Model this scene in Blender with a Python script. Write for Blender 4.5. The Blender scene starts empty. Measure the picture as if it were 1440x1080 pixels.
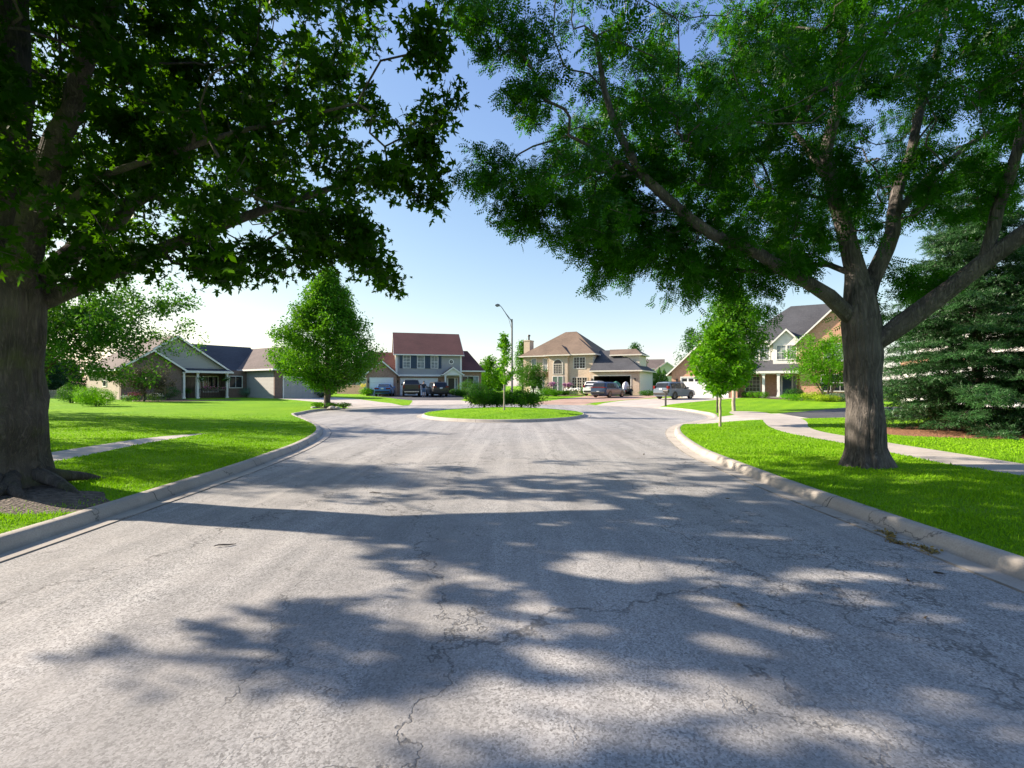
import bpy, bmesh, math, random
import numpy as np
from mathutils import Vector, Matrix
from mathutils.geometry import delaunay_2d_cdt

# ------------------------------------------------------------------ camera, sky, sun, exposure
R = math.radians
scn = bpy.context.scene
C = scn.collection
EYE, FPX, HOR = 1.65, 700.0, 542.5          # eye height, focal length in photo pixels, horizon row
cam_d = bpy.data.cameras.new('camera'); cam = bpy.data.objects.new('camera', cam_d); C.objects.link(cam)
cam_d.sensor_width = 36; cam_d.lens = FPX/1440*36
cam_d.clip_start = 0.05; cam_d.clip_end = 3000
cam.location = (0, 0, EYE); cam.rotation_euler = (R(90)+math.atan((HOR-540)/FPX), 0, 0)
scn.camera = cam
SUN_EL, SUN_X, SUN_Y = 27.0, -0.975, 0.22
SUN_AZ = math.atan2(SUN_X, SUN_Y)            # clockwise from +Y
w = bpy.data.worlds.new('World'); scn.world = w; w.use_nodes = True
nt = w.node_tree; bg = nt.nodes['Background']
sky = nt.nodes.new('ShaderNodeTexSky'); sky.sky_type = 'NISHITA'; sky.sun_disc = False
sky.sun_elevation = R(SUN_EL); sky.sun_rotation = SUN_AZ
sky.air_density = 1.0; sky.dust_density = 0.5; sky.ozone_density = 2.2; sky.altitude = 100
tint = nt.nodes.new('ShaderNodeMix'); tint.data_type='RGBA'; tint.blend_type='MULTIPLY'; tint.inputs[0].default_value=1
tint.inputs[7].default_value=(.76,.735,.97,1); nt.links.new(sky.outputs[0], tint.inputs[6]); 
def vm(op,a,b):
    n_=nt.nodes.new('ShaderNodeVectorMath'); n_.operation=op; nt.links.new(a,n_.inputs[0])
    if isinstance(b,tuple): n_.inputs[1].default_value=b
    else: nt.links.new(b,n_.inputs[1])
    return n_.outputs[0]
c_=tint.outputs[2]                           # roll the bright horizon band off softly
nt.links.new(vm('DIVIDE',vm('MULTIPLY',c_,(1.12,1.24,2.02)),vm('ADD',vm('MULTIPLY',c_,(.05,.115,.45)),(1.0,1.0,1.0))), bg.inputs[0]); bg.inputs[1].default_value = 0.125
sl = bpy.data.lights.new('sun', 'SUN'); sl.energy = 4.7; sl.angle = R(0.6); sl.color = (1.0, 0.86, 0.70)
sun = bpy.data.objects.new('sun', sl); C.objects.link(sun)
ce = math.cos(R(SUN_EL)); SV = Vector((SUN_X*ce, SUN_Y*ce, math.sin(R(SUN_EL)))).normalized()
sun.rotation_euler = SV.to_track_quat('Z', 'Y').to_euler()
scn.view_settings.view_transform = 'Standard'; scn.view_settings.look = 'None'
scn.view_settings.exposure = 1.42; scn.view_settings.gamma = 1
scn.view_settings.use_curve_mapping = False
scn.cycles.max_bounces = 7; scn.cycles.transparent_max_bounces = 8
scn.cycles.diffuse_bounces = 3; scn.cycles.glossy_bounces = 2; scn.cycles.transmission_bounces = 3
scn.cycles.caustics_reflective = False; scn.cycles.caustics_refractive = False

# ------------------------------------------------------------------ object helpers
def tag(o, label=None, cat=None, group=None, kind=None):
    if label: o['label'] = label
    if cat: o['category'] = cat
    if group: o['group'] = group
    if kind: o['kind'] = kind
    return o
def empty(name, loc=(0,0,0), rz=0, label=None, cat=None, group=None):
    o = bpy.data.objects.new(name, None); o.empty_display_size = .2; C.objects.link(o)
    o.location = loc; o.rotation_euler = (0, 0, rz)
    return tag(o, label, cat, group)
def link(name, me, mat=None, parent=None, smooth=False):
    o = bpy.data.objects.new(name, me); C.objects.link(o)
    for m in (mat if isinstance(mat, (list, tuple)) else [mat]):
        if m: me.materials.append(m)
    if parent: o.parent = parent
    if smooth and len(me.polygons):
        me.polygons.foreach_set('use_smooth', np.ones(len(me.polygons), bool))
    return o
def np_mesh(name, v, f, k=None, mat=None, parent=None, smooth=False):
    """v (N,3), f (M,k) constant-size faces"""
    v = np.asarray(v, np.float32); f = np.asarray(f, np.int32); k = f.shape[1]
    me = bpy.data.meshes.new(name)
    me.vertices.add(len(v)); me.vertices.foreach_set('co', v.ravel())
    me.loops.add(f.size); me.loops.foreach_set('vertex_index', f.ravel())
    me.polygons.add(len(f)); me.polygons.foreach_set('loop_start', np.arange(0, f.size, k, dtype=np.int32))
    me.polygons.foreach_set('loop_total', np.full(len(f), k, np.int32))
    me.update(calc_edges=True)
    return link(name, me, mat, parent, smooth)
class MB:
    def __init__(s): s.v = []; s.f = []
    def add(s, vs, fs):
        n = len(s.v); s.v += [tuple(p) for p in vs]; s.f += [tuple(i+n for i in f) for f in fs]; return s
    def box(s, x0, x1, y0, y1, z0, z1):
        if x0 > x1: x0, x1 = x1, x0
        if y0 > y1: y0, y1 = y1, y0
        if z0 > z1: z0, z1 = z1, z0
        return s.add([(x0,y0,z0),(x1,y0,z0),(x1,y1,z0),(x0,y1,z0),(x0,y0,z1),(x1,y0,z1),(x1,y1,z1),(x0,y1,z1)],
              [(0,3,2,1),(4,5,6,7),(0,1,5,4),(1,2,6,5),(2,3,7,6),(3,0,4,7)])
    def prism(s, poly, a0, a1, axis='x'):
        """poly: 2D list; extruded along axis. axis x: (y,z); y: (x,z); z: (x,y)"""
        n = len(poly)
        def P(p, a): return (a,p[0],p[1]) if axis=='x' else ((p[0],a,p[1]) if axis=='y' else (p[0],p[1],a))
        vs = [P(p,a0) for p in poly]+[P(p,a1) for p in poly]
        fs = [tuple(range(n)), tuple(range(2*n-1, n-1, -1))]+[(i,(i+1)%n,n+(i+1)%n,n+i) for i in range(n)]
        return s.add(vs, fs)
    def tube(s, pts, rad, n=8, caps=True):
        pts = [Vector(p) for p in pts]; rs = rad if isinstance(rad,(list,tuple)) else [rad]*len(pts)
        base = len(s.v); u = None
        for i,p in enumerate(pts):
            t = (pts[min(i+1,len(pts)-1)]-pts[max(i-1,0)]).normalized()
            if u is None: u = t.orthogonal().normalized()
            u = (u-t*u.dot(t)); u = u.normalized() if u.length>1e-6 else t.orthogonal().normalized()
            w_ = t.cross(u)
            for j in range(n):
                a = 2*math.pi*j/n; s.v.append(tuple(p+(u*math.cos(a)+w_*math.sin(a))*rs[i]))
        for i in range(len(pts)-1):
            for j in range(n):
                a=base+i*n+j; b=base+i*n+(j+1)%n; s.f.append((a,b,b+n,a+n))
        if caps:
            s.f.append(tuple(base+j for j in range(n-1,-1,-1))); s.f.append(tuple(base+(len(pts)-1)*n+j for j in range(n)))
        return s
    def ball(s, c, r, nu=10, nv=6, sc=(1,1,1)):
        vs=[(c[0],c[1],c[2]-r*sc[2])]
        for i in range(1,nv):
            a=-math.pi/2+math.pi*i/nv
            for j in range(nu):
                b=2*math.pi*j/nu; vs.append((c[0]+r*sc[0]*math.cos(a)*math.cos(b),c[1]+r*sc[1]*math.cos(a)*math.sin(b),c[2]+r*sc[2]*math.sin(a)))
        vs.append((c[0],c[1],c[2]+r*sc[2])); fs=[]
        for j in range(nu): fs.append((0,1+(j+1)%nu,1+j))
        for i in range(nv-2):
            for j in range(nu):
                a=1+i*nu+j;b=1+i*nu+(j+1)%nu; fs.append((a,b,b+nu,a+nu))
        o=1+(nv-2)*nu
        for j in range(nu): fs.append((o+j,o+(j+1)%nu,len(vs)-1))
        return s.add(vs,fs)
    def build(s, name, mat=None, parent=None, smooth=False, bevel=0):
        me = bpy.data.meshes.new(name); me.from_pydata(s.v, [], s.f)
        bm = bmesh.new(); bm.from_mesh(me); bmesh.ops.recalc_face_normals(bm, faces=bm.faces); bm.to_mesh(me); bm.free()
        me.update(); o = link(name, me, mat, parent, smooth)
        if bevel:
            b = o.modifiers.new('bevel','BEVEL'); b.width = bevel; b.segments = 2; b.limit_method='ANGLE'
        return o

# ------------------------------------------------------------------ materials
def newmat(name):
    m = bpy.data.materials.new(name); m.use_nodes = True
    return m, m.node_tree, m.node_tree.nodes['Principled BSDF']
class NT:
    """tiny node-building shorthand"""
    def __init__(s, nt): s.nt = nt
    def n(s, typ, **kw):
        nd = s.nt.nodes.new(typ)
        for k,v in kw.items():
            if k.startswith('i_'):
                key=k[2:]; key=int(key) if key.isdigit() else key
                tgt = nd.inputs[key]
                if isinstance(v, bpy.types.NodeSocket): s.nt.links.new(v, tgt)
                else: tgt.default_value = v
            else: setattr(nd,k,v)
        return nd
    def l(s,a,b): s.nt.links.new(a,b)
    def math(s, op, a, b=0.0, c=0.0, clamp=False):
        nd = s.nt.nodes.new('ShaderNodeMath'); nd.operation=op; nd.use_clamp=clamp
        for i,x in enumerate((a,b,c)):
            if isinstance(x, bpy.types.NodeSocket): s.nt.links.new(x, nd.inputs[i])
            else: nd.inputs[i].default_value = x
        return nd.outputs[0]
    def mix(s, f, a, b, mode='MIX'):
        nd = s.nt.nodes.new('ShaderNodeMix'); nd.data_type='RGBA'; nd.blend_type=mode
        for i,x in ((0,f),(6,a),(7,b)):
            if isinstance(x, bpy.types.NodeSocket): s.nt.links.new(x, nd.inputs[i])
            else: nd.inputs[i].default_value = x if i==0 else (tuple(x)+(1,) if len(x)==3 else x)
        return nd.outputs[2]
    def noise(s, vec, scale, detail=3, rough=.5, dist=0):
        nd = s.n('ShaderNodeTexNoise'); nd.inputs['Scale'].default_value=scale; nd.inputs['Detail'].default_value=detail
        nd.inputs['Roughness'].default_value=rough; nd.inputs['Distortion'].default_value=dist
        if vec is not None: s.l(vec, nd.inputs['Vector'])
        return nd
    def ramp(s, f, stops, interp='LINEAR'):
        nd = s.n('ShaderNodeValToRGB'); nd.color_ramp.interpolation=interp
        el = nd.color_ramp.elements
        while len(el)<len(stops): el.new(.5)
        for e,(p,c) in zip(el,stops):
            e.position=p; e.color = (c,c,c,1) if isinstance(c,(int,float)) else tuple(c)+(1,)
        s.l(f, nd.inputs[0]); return nd.outputs[0]
    def bump(s, h, strength=.3, dist=.02, normal=None):
        nd = s.n('ShaderNodeBump'); nd.inputs['Strength'].default_value=strength; nd.inputs['Distance'].default_value=dist
        s.l(h, nd.inputs['Height'])
        if normal is not None: s.l(normal, nd.inputs['Normal'])
        return nd.outputs[0]

_pl = {}
def plain(name, col, rough=.6, metal=0.0, var=.12, scale=3.0, spec=.5, coat=0):
    if name in _pl: return _pl[name]
    m, t, p = newmat(name); N = NT(t)
    tc = N.n('ShaderNodeTexCoord'); no = N.noise(tc.outputs['Object'], scale, 4)
    f = N.ramp(no.outputs['Fac'], [(.3,0.0),(.7,1.0)])
    c = N.mix(f, tuple(x*(1-var) for x in col), tuple(min(1,x*(1+var)) for x in col))
    N.l(c, p.inputs['Base Color']); p.inputs['Roughness'].default_value=rough; p.inputs['Metallic'].default_value=metal
    p.inputs['Specular IOR Level'].default_value=spec
    if coat: p.inputs['Coat Weight'].default_value=coat; p.inputs['Coat Roughness'].default_value=.05
    _pl[name]=m; return m

def wall_uv(N):
    """u runs along whichever horizontal axis lies in the wall, v is height"""
    tc = N.n('ShaderNodeTexCoord'); sp = N.n('ShaderNodeSeparateXYZ'); N.l(tc.outputs['Object'], sp.inputs[0])
    sn = N.n('ShaderNodeSeparateXYZ'); N.l(tc.outputs['Normal'], sn.inputs[0])
    isx = N.math('GREATER_THAN', N.math('ABSOLUTE', sn.outputs[0]), N.math('ABSOLUTE', sn.outputs[1]))
    u = N.math('ADD', N.math('MULTIPLY', sp.outputs[1], isx), N.math('MULTIPLY', sp.outputs[0], N.math('SUBTRACT', 1.0, isx)))
    cb = N.n('ShaderNodeCombineXYZ'); N.l(u, cb.inputs[0]); N.l(sp.outputs[2], cb.inputs[1])
    return cb.outputs[0], tc.outputs['Object'], sp.outputs[2]
def brick_mat(name, c1, c2, mortar, var=.25):
    m,t,p = newmat(name); N = NT(t); uv, obj, z = wall_uv(N)
    b = N.n('ShaderNodeTexBrick'); N.l(uv, b.inputs['Vector'])
    b.inputs['Color1'].default_value=tuple(c1)+(1,); b.inputs['Color2'].default_value=tuple(c2)+(1,); b.inputs['Mortar'].default_value=tuple(mortar)+(1,)
    b.inputs['Scale'].default_value=1; b.inputs['Brick Width'].default_value=.22; b.inputs['Row Height'].default_value=.075
    b.inputs['Mortar Size'].default_value=.010; b.inputs['Bias'].default_value=-.1
    no = N.noise(obj, .9, 4); n2 = N.noise(uv, 6.0, 2)
    c = N.mix(N.ramp(n2.outputs['Fac'],[(.35,0.0),(.65,1.0)]), b.outputs['Color'], tuple(x*(1-var) for x in c2), 'MIX')
    c = N.mix(.5, c, b.outputs['Color'])
    c = N.mix(N.ramp(no.outputs['Fac'],[(.3,0.0),(.75,.35)]), c, tuple(x*1.25 for x in c1))
    N.l(c, p.inputs['Base Color']); p.inputs['Roughness'].default_value=.9
    N.l(N.bump(b.outputs['Fac'], -.5, .01), p.inputs['Normal']); return m
def siding_mat(name, col, lap=.13, var=.08):
    m,t,p = newmat(name); N = NT(t); uv, obj, z = wall_uv(N)
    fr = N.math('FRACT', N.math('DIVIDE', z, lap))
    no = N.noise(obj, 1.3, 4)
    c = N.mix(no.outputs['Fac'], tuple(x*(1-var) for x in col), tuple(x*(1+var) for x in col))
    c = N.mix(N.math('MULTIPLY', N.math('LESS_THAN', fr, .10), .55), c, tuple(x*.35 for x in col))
    N.l(c, p.inputs['Base Color']); p.inputs['Roughness'].default_value=.65
    N.l(N.bump(N.math('SUBTRACT',1.0,fr), .6, .015), p.inputs['Normal']); return m
def shingle_mat(name, c1, c2):
    m,t,p = newmat(name); N = NT(t); uv, obj, z = wall_uv(N)
    mp = N.n('ShaderNodeMapping'); mp.inputs['Scale'].default_value=(1,1.7,1); N.l(uv, mp.inputs['Vector'])
    b = N.n('ShaderNodeTexBrick'); N.l(mp.outputs[0], b.inputs['Vector'])
    b.inputs['Color1'].default_value=tuple(c1)+(1,); b.inputs['Color2'].default_value=tuple(c2)+(1,)
    b.inputs['Mortar'].default_value=tuple(x*.45 for x in c1)+(1,)
    b.inputs['Scale'].default_value=1; b.inputs['Brick Width'].default_value=.3; b.inputs['Row Height'].default_value=.14
    b.inputs['Mortar Size'].default_value=.012; b.inputs['Bias'].default_value=0
    n1 = N.noise(obj, 9, 3); n2 = N.noise(obj, .5, 4)
    c = N.mix(N.ramp(n1.outputs['Fac'],[(.35,0.0),(.65,.6)]), b.outputs['Color'], tuple(x*.6 for x in c2))
    c = N.mix(N.ramp(n2.outputs['Fac'],[(.3,0.0),(.7,.4)]), c, tuple(x*1.35 for x in c1))
    N.l(c, p.inputs['Base Color']); p.inputs['Roughness'].default_value=.95
    N.l(N.bump(b.outputs['Fac'], -.6, .01), p.inputs['Normal']); return m
def leaf_mat(name, dark, light, trans, tw=.4, rough=.45, gloss=.10, nscale=.8):
    m = bpy.data.materials.new(name); m.use_nodes=True; t=m.node_tree; t.nodes.clear(); N=NT(t)
    out=N.n('ShaderNodeOutputMaterial'); geo=N.n('ShaderNodeNewGeometry'); tc=N.n('ShaderNodeTexCoord')
    no=N.noise(tc.outputs['Object'], nscale, 3)
    f=N.math('ADD', N.math('MULTIPLY',geo.outputs['Random Per Island'],.6), N.math('MULTIPLY',N.ramp(no.outputs['Fac'],[(.3,0.0),(.7,1.0)]),.4))
    c=N.mix(f, dark, light); ct=N.mix(f, tuple(x*.8 for x in trans), trans)
    d=N.n('ShaderNodeBsdfDiffuse'); N.l(c,d.inputs[0])
    tr=N.n('ShaderNodeBsdfTranslucent'); N.l(ct,tr.inputs[0])
    g=N.n('ShaderNodeBsdfGlossy'); g.inputs['Roughness'].default_value=rough; g.inputs[0].default_value=(.8,.85,.8,1)
    m1=N.n('ShaderNodeMixShader'); m1.inputs[0].default_value=tw; N.l(d.outputs[0],m1.inputs[1]); N.l(tr.outputs[0],m1.inputs[2])
    fr=N.n('ShaderNodeFresnel'); fr.inputs[0].default_value=1.4
    m2=N.n('ShaderNodeMixShader'); N.l(N.math('MULTIPLY',fr.outputs[0],gloss*4,clamp=True),m2.inputs[0]); N.l(m1.outputs[0],m2.inputs[1]); N.l(g.outputs[0],m2.inputs[2])
    N.l(m2.outputs[0],out.inputs[0]); return m
def bark_mat(name, c1, c2, scale=9, strength=.8, moss=None):
    m,t,p=newmat(name); N=NT(t); tc=N.n('ShaderNodeTexCoord')
    mp=N.n('ShaderNodeMapping'); mp.inputs['Scale'].default_value=(1,1,.22); N.l(tc.outputs['Object'],mp.inputs['Vector'])
    a=N.noise(mp.outputs[0],scale,8,.65,.8); b=N.noise(tc.outputs['Object'],2.2,4)
    v=N.n('ShaderNodeTexVoronoi',feature='DISTANCE_TO_EDGE'); v.inputs['Scale'].default_value=scale*1.5
    mx=N.n('ShaderNodeVectorMath',operation='ADD'); N.l(mp.outputs[0],mx.inputs[0])
    sc=N.n('ShaderNodeVectorMath',operation='SCALE'); N.l(a.outputs['Color'],sc.inputs[0]); sc.inputs['Scale'].default_value=.16
    N.l(sc.outputs[0],mx.inputs[1]); N.l(mx.outputs[0],v.inputs['Vector'])
    edge=N.ramp(v.outputs['Distance'],[(0.0,0.0),(.18,1.0)])
    m2=N.n('ShaderNodeMapping'); m2.inputs['Scale'].default_value=(1,1,.13); N.l(tc.outputs['Object'],m2.inputs['Vector'])
    ri=N.noise(m2.outputs[0],scale*2.1,5,.6,1.2); rid=N.math('MULTIPLY',N.math('ABSOLUTE',N.math('SUBTRACT',ri.outputs['Fac'],.5)),5.0,clamp=True)
    h=N.math('ADD',N.math('ADD',N.math('MULTIPLY',edge,.10),N.math('MULTIPLY',rid,.75)),N.math('MULTIPLY',a.outputs['Fac'],.45))
    c=N.mix(N.ramp(h,[(.30,0.0),(.62,.45),(1.0,1.0)]),c1,c2)
    c=N.mix(N.ramp(b.outputs['Fac'],[(.35,0.0),(.7,.45)]),c,tuple(min(1,x*1.5) for x in c2))
    if moss: 
        mo=N.noise(tc.outputs['Object'],3.1,5); c=N.mix(N.ramp(mo.outputs['Fac'],[(.5,0.0),(.68,.5)]),c,moss)
    N.l(c,p.inputs['Base Color']); p.inputs['Roughness'].default_value=.95
    N.l(N.bump(h,strength,.03),p.inputs['Normal']); return m

M = {}
M['white'] = plain('white_paint',(.78,.77,.74),.5,var=.05)
M['cream'] = plain('cream_trim',(.70,.66,.58),.5,var=.05)
M['glass'] = plain('window_glass',(.018,.022,.028),.08,var=.5,scale=1.2,spec=.45)
M['glass_pale'] = plain('curtained_glass',(.22,.25,.27),.15,var=.5,scale=2.5,spec=.5)
M['black'] = plain('black_plastic',(.012,.012,.014),.45)
M['rubber'] = plain('tyre_rubber',(.02,.02,.02),.85)
M['rim'] = plain('alloy_rim',(.45,.46,.48),.3,metal=.9)
M['redlens'] = plain('red_lens',(.16,.004,.004),.25)
M['chrome'] = plain('chrome',(.38,.38,.40),.25,metal=1.0)
M['plate'] = plain('number_plate',(.6,.63,.66),.4)
M['darkint'] = plain('garage_interior',(.05,.045,.04),.9)
M['concrete_dark'] = plain('foundation_concrete',(.33,.31,.28),.9)
M['galv'] = plain('galvanised_metal',(.17,.175,.18),.45,metal=.7)

# ------------------------------------------------------------------ ground plan
def catmull(pts, step):
    P=[Vector(p).to_2d() if len(p)>2 else Vector(p) for p in pts]; out=[]
    for i in range(len(P)-1):
        p0=P[max(i-1,0)];p1=P[i];p2=P[i+1];p3=P[min(i+2,len(P)-1)]
        n=max(1,int((p2-p1).length/step))
        for k in range(n):
            t=k/n; out.append(.5*((2*p1)+(p2-p0)*t+(2*p0-5*p1+4*p2-p3)*t*t+(3*p1-p0-3*p2+p3)*t**3))
    out.append(P[-1]); return out
BC=(-0.6,32.0); BR=11.7
arc=[(BC[0]+BR*math.cos(R(a)), BC[1]+BR*math.sin(R(a))) for a in range(196,-20,-12)]
left_pts=[(-4.75,-30),(-4.75,-10),(-4.75,0),(-4.76,4.7),(-4.8,6.5),(-4.9,9.3),(-5.05,11.1),(-5.3,13.2),(-5.8,15.7),(-6.5,17.9),(-7.5,20.1),(-8.9,22.6),(-10.9,26.0),(-11.75,27.8)]
right_pts=[(10.75,28.0),(9.9,25.3),(8.3,22.9),(7.0,21.2),(5.97,19.1),(5.3,17.2),(4.8,15.3),(4.4,13.3),(4.15,11.6),(4.05,9.3),(4.0,7.7),(4.02,6.4),(4.05,5),(4.1,0),(4.1,-10),(4.1,-30)]
outline=catmull(left_pts+arc+right_pts,.4)          # open line, left kerb -> bulb -> right kerb
KW=.5
def offset(line,d,closed=False):
    n=len(line); out=[]
    for i,p in enumerate(line):
        a=line[(i-1)%n] if closed else line[max(i-1,0)]; b=line[(i+1)%n] if closed else line[min(i+1,n-1)]
        t=(b-a).normalized(); out.append(Vector((p.x-t.y*d,p.y+t.x*d)))
    return out
outer=offset(outline,KW)                               # left normal = outward for this winding
IC=(-0.45,28.3); IRX,IRY=4.85,6.2
island=[Vector((IC[0]+IRX*math.cos(2*math.pi*i/80),IC[1]+IRY*math.sin(2*math.pi*i/80))) for i in range(80)]
island_in=offset(island,.42,True)
LINE=np.array([(p.x,p.y) for p in outer])
mouths=[((-11.6,36.6),(-9.6,40.4)),((-8.0,42.0),(-3.6,43.9)),((1.2,44.1),(5.4,42.9)),((7.6,41.0),(10.3,37.6)),((7.6,21.6),(9.9,24.6))]
def segdist(x,y,a,b):
    a=np.array(a);b=np.array(b);d=b-a;t=np.clip(((x-a[0])*d[0]+(y-a[1])*d[1])/(d@d),0,1)
    return np.hypot(x-a[0]-t*d[0],y-a[1]-t*d[1])
def kfac(x,y):
    x=np.asarray(x,float);y=np.asarray(y,float);k=np.ones_like(x)
    for a,b in mouths:
        s=np.clip((segdist(x,y,a,b)-.5)/1.6,0,1); k=np.minimum(k,s*s*(3-2*s))
    return k
def linedist(x,y):
    x=np.atleast_1d(np.asarray(x,float));y=np.atleast_1d(np.asarray(y,float)); out=np.empty(len(x))
    A=LINE[:-1];D=LINE[1:]-A;L2=(D**2).sum(1)
    for i in range(0,len(x),1500):
        X=x[i:i+1500,None];Y=y[i:i+1500,None]
        t=np.clip(((X-A[:,0])*D[:,0]+(Y-A[:,1])*D[:,1])/L2,0,1)
        out[i:i+1500]=np.hypot(X-A[:,0]-t*D[:,0],Y-A[:,1]-t*D[:,1]).min(1)
    return out
def height(x,y):
    """terrain height outside the carriageway"""
    x=np.atleast_1d(np.asarray(x,float));y=np.atleast_1d(np.asarray(y,float))
    d=linedist(x,y); k=kfac(x,y)
    r=np.hypot((x-IC[0])/(IRX-.42),(y-IC[1])/(IRY-.42))
    rise=.46*(1-np.exp(-np.maximum(d-.3,0)/15.0))+.012*np.sin(x*.45+1)*np.sin(y*.37)*np.clip(d/4,0,1)
    h=.125*k+.012*(1-k)+rise
    hi=.13+.26*np.clip(1-r*r,0,1)
    return np.where(r<=1.02,hi,h)
def H1(x,y): return float(height([x],[y])[0])
def at(px,Y): return (px-720)/FPX*Y

def circ(cx,cy,rx,ry,n=22,seed=0,jit=.12):
    rg=random.Random(seed); ph=[rg.uniform(0,6.28) for _ in range(4)]
    return [(cx+rx*math.cos(a)*(1+jit*(math.sin(3*a+ph[0])+.6*math.sin(5*a+ph[1]))),cy+ry*math.sin(a)*(1+jit*(math.sin(2*a+ph[2])+.6*math.sin(7*a+ph[3])))) for a in [2*math.pi*i/n for i in range(n)]]
regions={  # later names win over earlier ones
 'driveway_left':[(-11.0,35.5),(-13.2,38.3),(-17,42.5),(-22.6,47.9),(-19.1,53.4),(-15,48.8),(-11.5,43.6),(-9.0,41.0)],
 'driveway_apron':[(-8.6,41.3),(-3.2,43.6),(-3.9,46),(-5.0,48.2),(-9.5,47.4),(-8.9,44.5)],
 'driveway_asphalt':[(-18.4,61.4),(-13.5,53.4),(-11.2,49.6),(-9.5,47.4),(-5.0,48.2),(-4.9,52),(-6.6,64.4),(-14.5,63.2)],
 'driveway_paver':[(1.0,43.4),(5.8,42.4),(9.2,45.6),(13.3,50.2),(17.9,56.3),(18.4,60.2),(10.3,63.6),(9.3,61.0),(7.6,56),(4.5,49.5)],
 'driveway_brick_house':[(6.7,41.2),(10.6,37.0),(12.9,39.6),(16.8,43.6),(22.9,49.6),(18.4,52.6),(14.4,50.6),(11.2,47.4)],
 'driveway_crossing':[(7.0,21.0),(8.2,21.2),(11.0,21.6),(13.0,21.8),(14.0,26.1),(12.0,25.9),(9.6,25.3),(8.7,23.5)],
 'driveway_blacktop':[(13.0,21.8),(18,21.6),(24.5,22.5),(33,22.5),(33,29.5),(26,30.6),(20,30.0),(14.0,26.1)],
 'sidewalk_right':[(8.15,-20),(8.15,-5),(8.15,5),(8.16,8),(8.0,9.2),(8.15,11),(8.26,12.3),(8.4,15),(9.15,17.7),(10.4,20.6),(11.2,22.6),(11.5,25.5),(12.3,28.2),(13.1,29.2),(13.9,28.0),(13.3,25.0),(12.6,21.8),(11.5,19.4),(10.2,17.1),(9.5,15.0),(9.3,12.3),(9.25,11),(9.2,5),(9.2,-5),(9.2,-20)],
 'sidewalk_left':[(-8.75,-20),(-8.75,5),(-8.7,9.4),(-8.95,11),(-9.2,12.8),(-9.32,15.2),(-9.75,14.5),(-10.0,13.4),(-9.9,11.5),(-9.8,9.4),(-9.85,5),(-9.85,-20)],
 'soil_maple':circ(-7.0,6.5,1.5,.95,40,3,.24),
 'mulch_spruce':circ(13.9,14.55,3.2,2.15,30,5,.05),
 'mulch_street_tree':circ(-12.0,34.6,1.9,.85,22,7,.06),
 'mulch_left_house':[(-30.6,39.9),(-28.2,38.4),(-25.8,39.8),(-23.8,43.2),(-25.2,45.2),(-27.4,42.9),(-30.0,45.0),(-32.6,42.0)],
 'mulch_cream_house':[(1.5,62.5),(4.3,60.6),(8.2,59.3),(8.9,61.8),(8.6,64.5),(4.0,67.0)],
 'mulch_brick_house':[(23.8,45.6),(26.5,42.6),(31.3,40.2),(33.0,42.0),(29.0,46.8),(24.8,49.4)],
}
def inpoly(x,y,poly):
    P=np.array(poly);c=np.zeros(len(x),bool);j=len(P)-1
    for i in range(len(P)):
        xi,yi=P[i];xj,yj=P[j]
        with np.errstate(divide='ignore',invalid='ignore'):
            c^=((yi>y)!=(yj>y))&(x<(xj-xi)*(y-yi)/(yj-yi)+xi)
        j=i
    return c
def dens(poly,step=.7):
    out=[]
    for i in range(len(poly)):
        a=Vector(poly[i]);b=Vector(poly[(i+1)%len(poly)]);n=max(1,int((b-a).length/step))
        out+=[tuple(a+(b-a)*k/n) for k in range(n)]
    return out
def smooth_poly(poly,step=.5):
    P=poly+poly[:1]
    return [tuple(p) for p in catmull(P,step)][:-1]
for k in list(regions):
    if k.startswith('sidewalk') or k.startswith('mulch') or k.startswith('soil'): regions[k]=smooth_poly(regions[k],.5)
    else: regions[k]=dens(regions[k],.6)
def build_ground():
    pts=[];edges=[]
    def loop(l,closed=True):
        s=len(pts);pts.extend((float(p[0]),float(p[1])) for p in l)
        n=len(l);edges.extend((s+i,s+i+1) for i in range(n-1))
        if closed: edges.append((s+n-1,s))
    loop(outline);loop(outer);loop(island);loop(island_in)
    for k,v in regions.items(): loop(v)
    rg=random.Random(5)
    def grid(x0,x1,y0,y1,s):
        x=x0
        while x<=x1:
            y=y0
            while y<=y1:
                pts.append((x+rg.uniform(-.2,.2)*s,y+rg.uniform(-.2,.2)*s)); y+=s
            x+=s
    grid(-22,22,-10,46,1.3); grid(-60,60,-30,85,4.0)
    for r in (90,130,200,320,520,900,1400):
        for a in range(0,360,10): pts.append((r*math.cos(R(a)),30+r*math.sin(R(a))))
    V,E,F,_,_,_=delaunay_2d_cdt([Vector(p) for p in pts],edges,[],0,1e-4)
    V=np.array([(v.x,v.y) for v in V]); F=np.array([tuple(f) for f in F if len(f)==3])
    # all triangles counter-clockwise
    A=V[F[:,0]];B=V[F[:,1]];D=V[F[:,2]]
    cr=(B[:,0]-A[:,0])*(D[:,1]-A[:,1])-(B[:,1]-A[:,1])*(D[:,0]-A[:,0])
    F[cr<0]=F[cr<0][:,::-1]; F=F[np.abs(cr)>1e-7]
    ce_=V[F].mean(1);cx,cy=ce_[:,0],ce_[:,1]
    o=[(p.x,p.y) for p in outline];oo=[(p.x,p.y) for p in outer];ii=[(p.x,p.y) for p in island];ij=[(p.x,p.y) for p in island_in]
    lab=np.array(['lawn']*len(F),dtype=object)
    for k,v in regions.items(): lab[inpoly(cx,cy,v)]=k
    ir=inpoly(cx,cy,oo);lab[ir]='kerb';lab[inpoly(cx,cy,o)]='road';lab[inpoly(cx,cy,ii)]='kerb';isl=inpoly(cx,cy,ij);lab[isl]='island_lawn'
    Z=height(V[:,0],V[:,1])
    return V,F,lab,Z
GV,GF,GL,GZ=build_ground()

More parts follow.
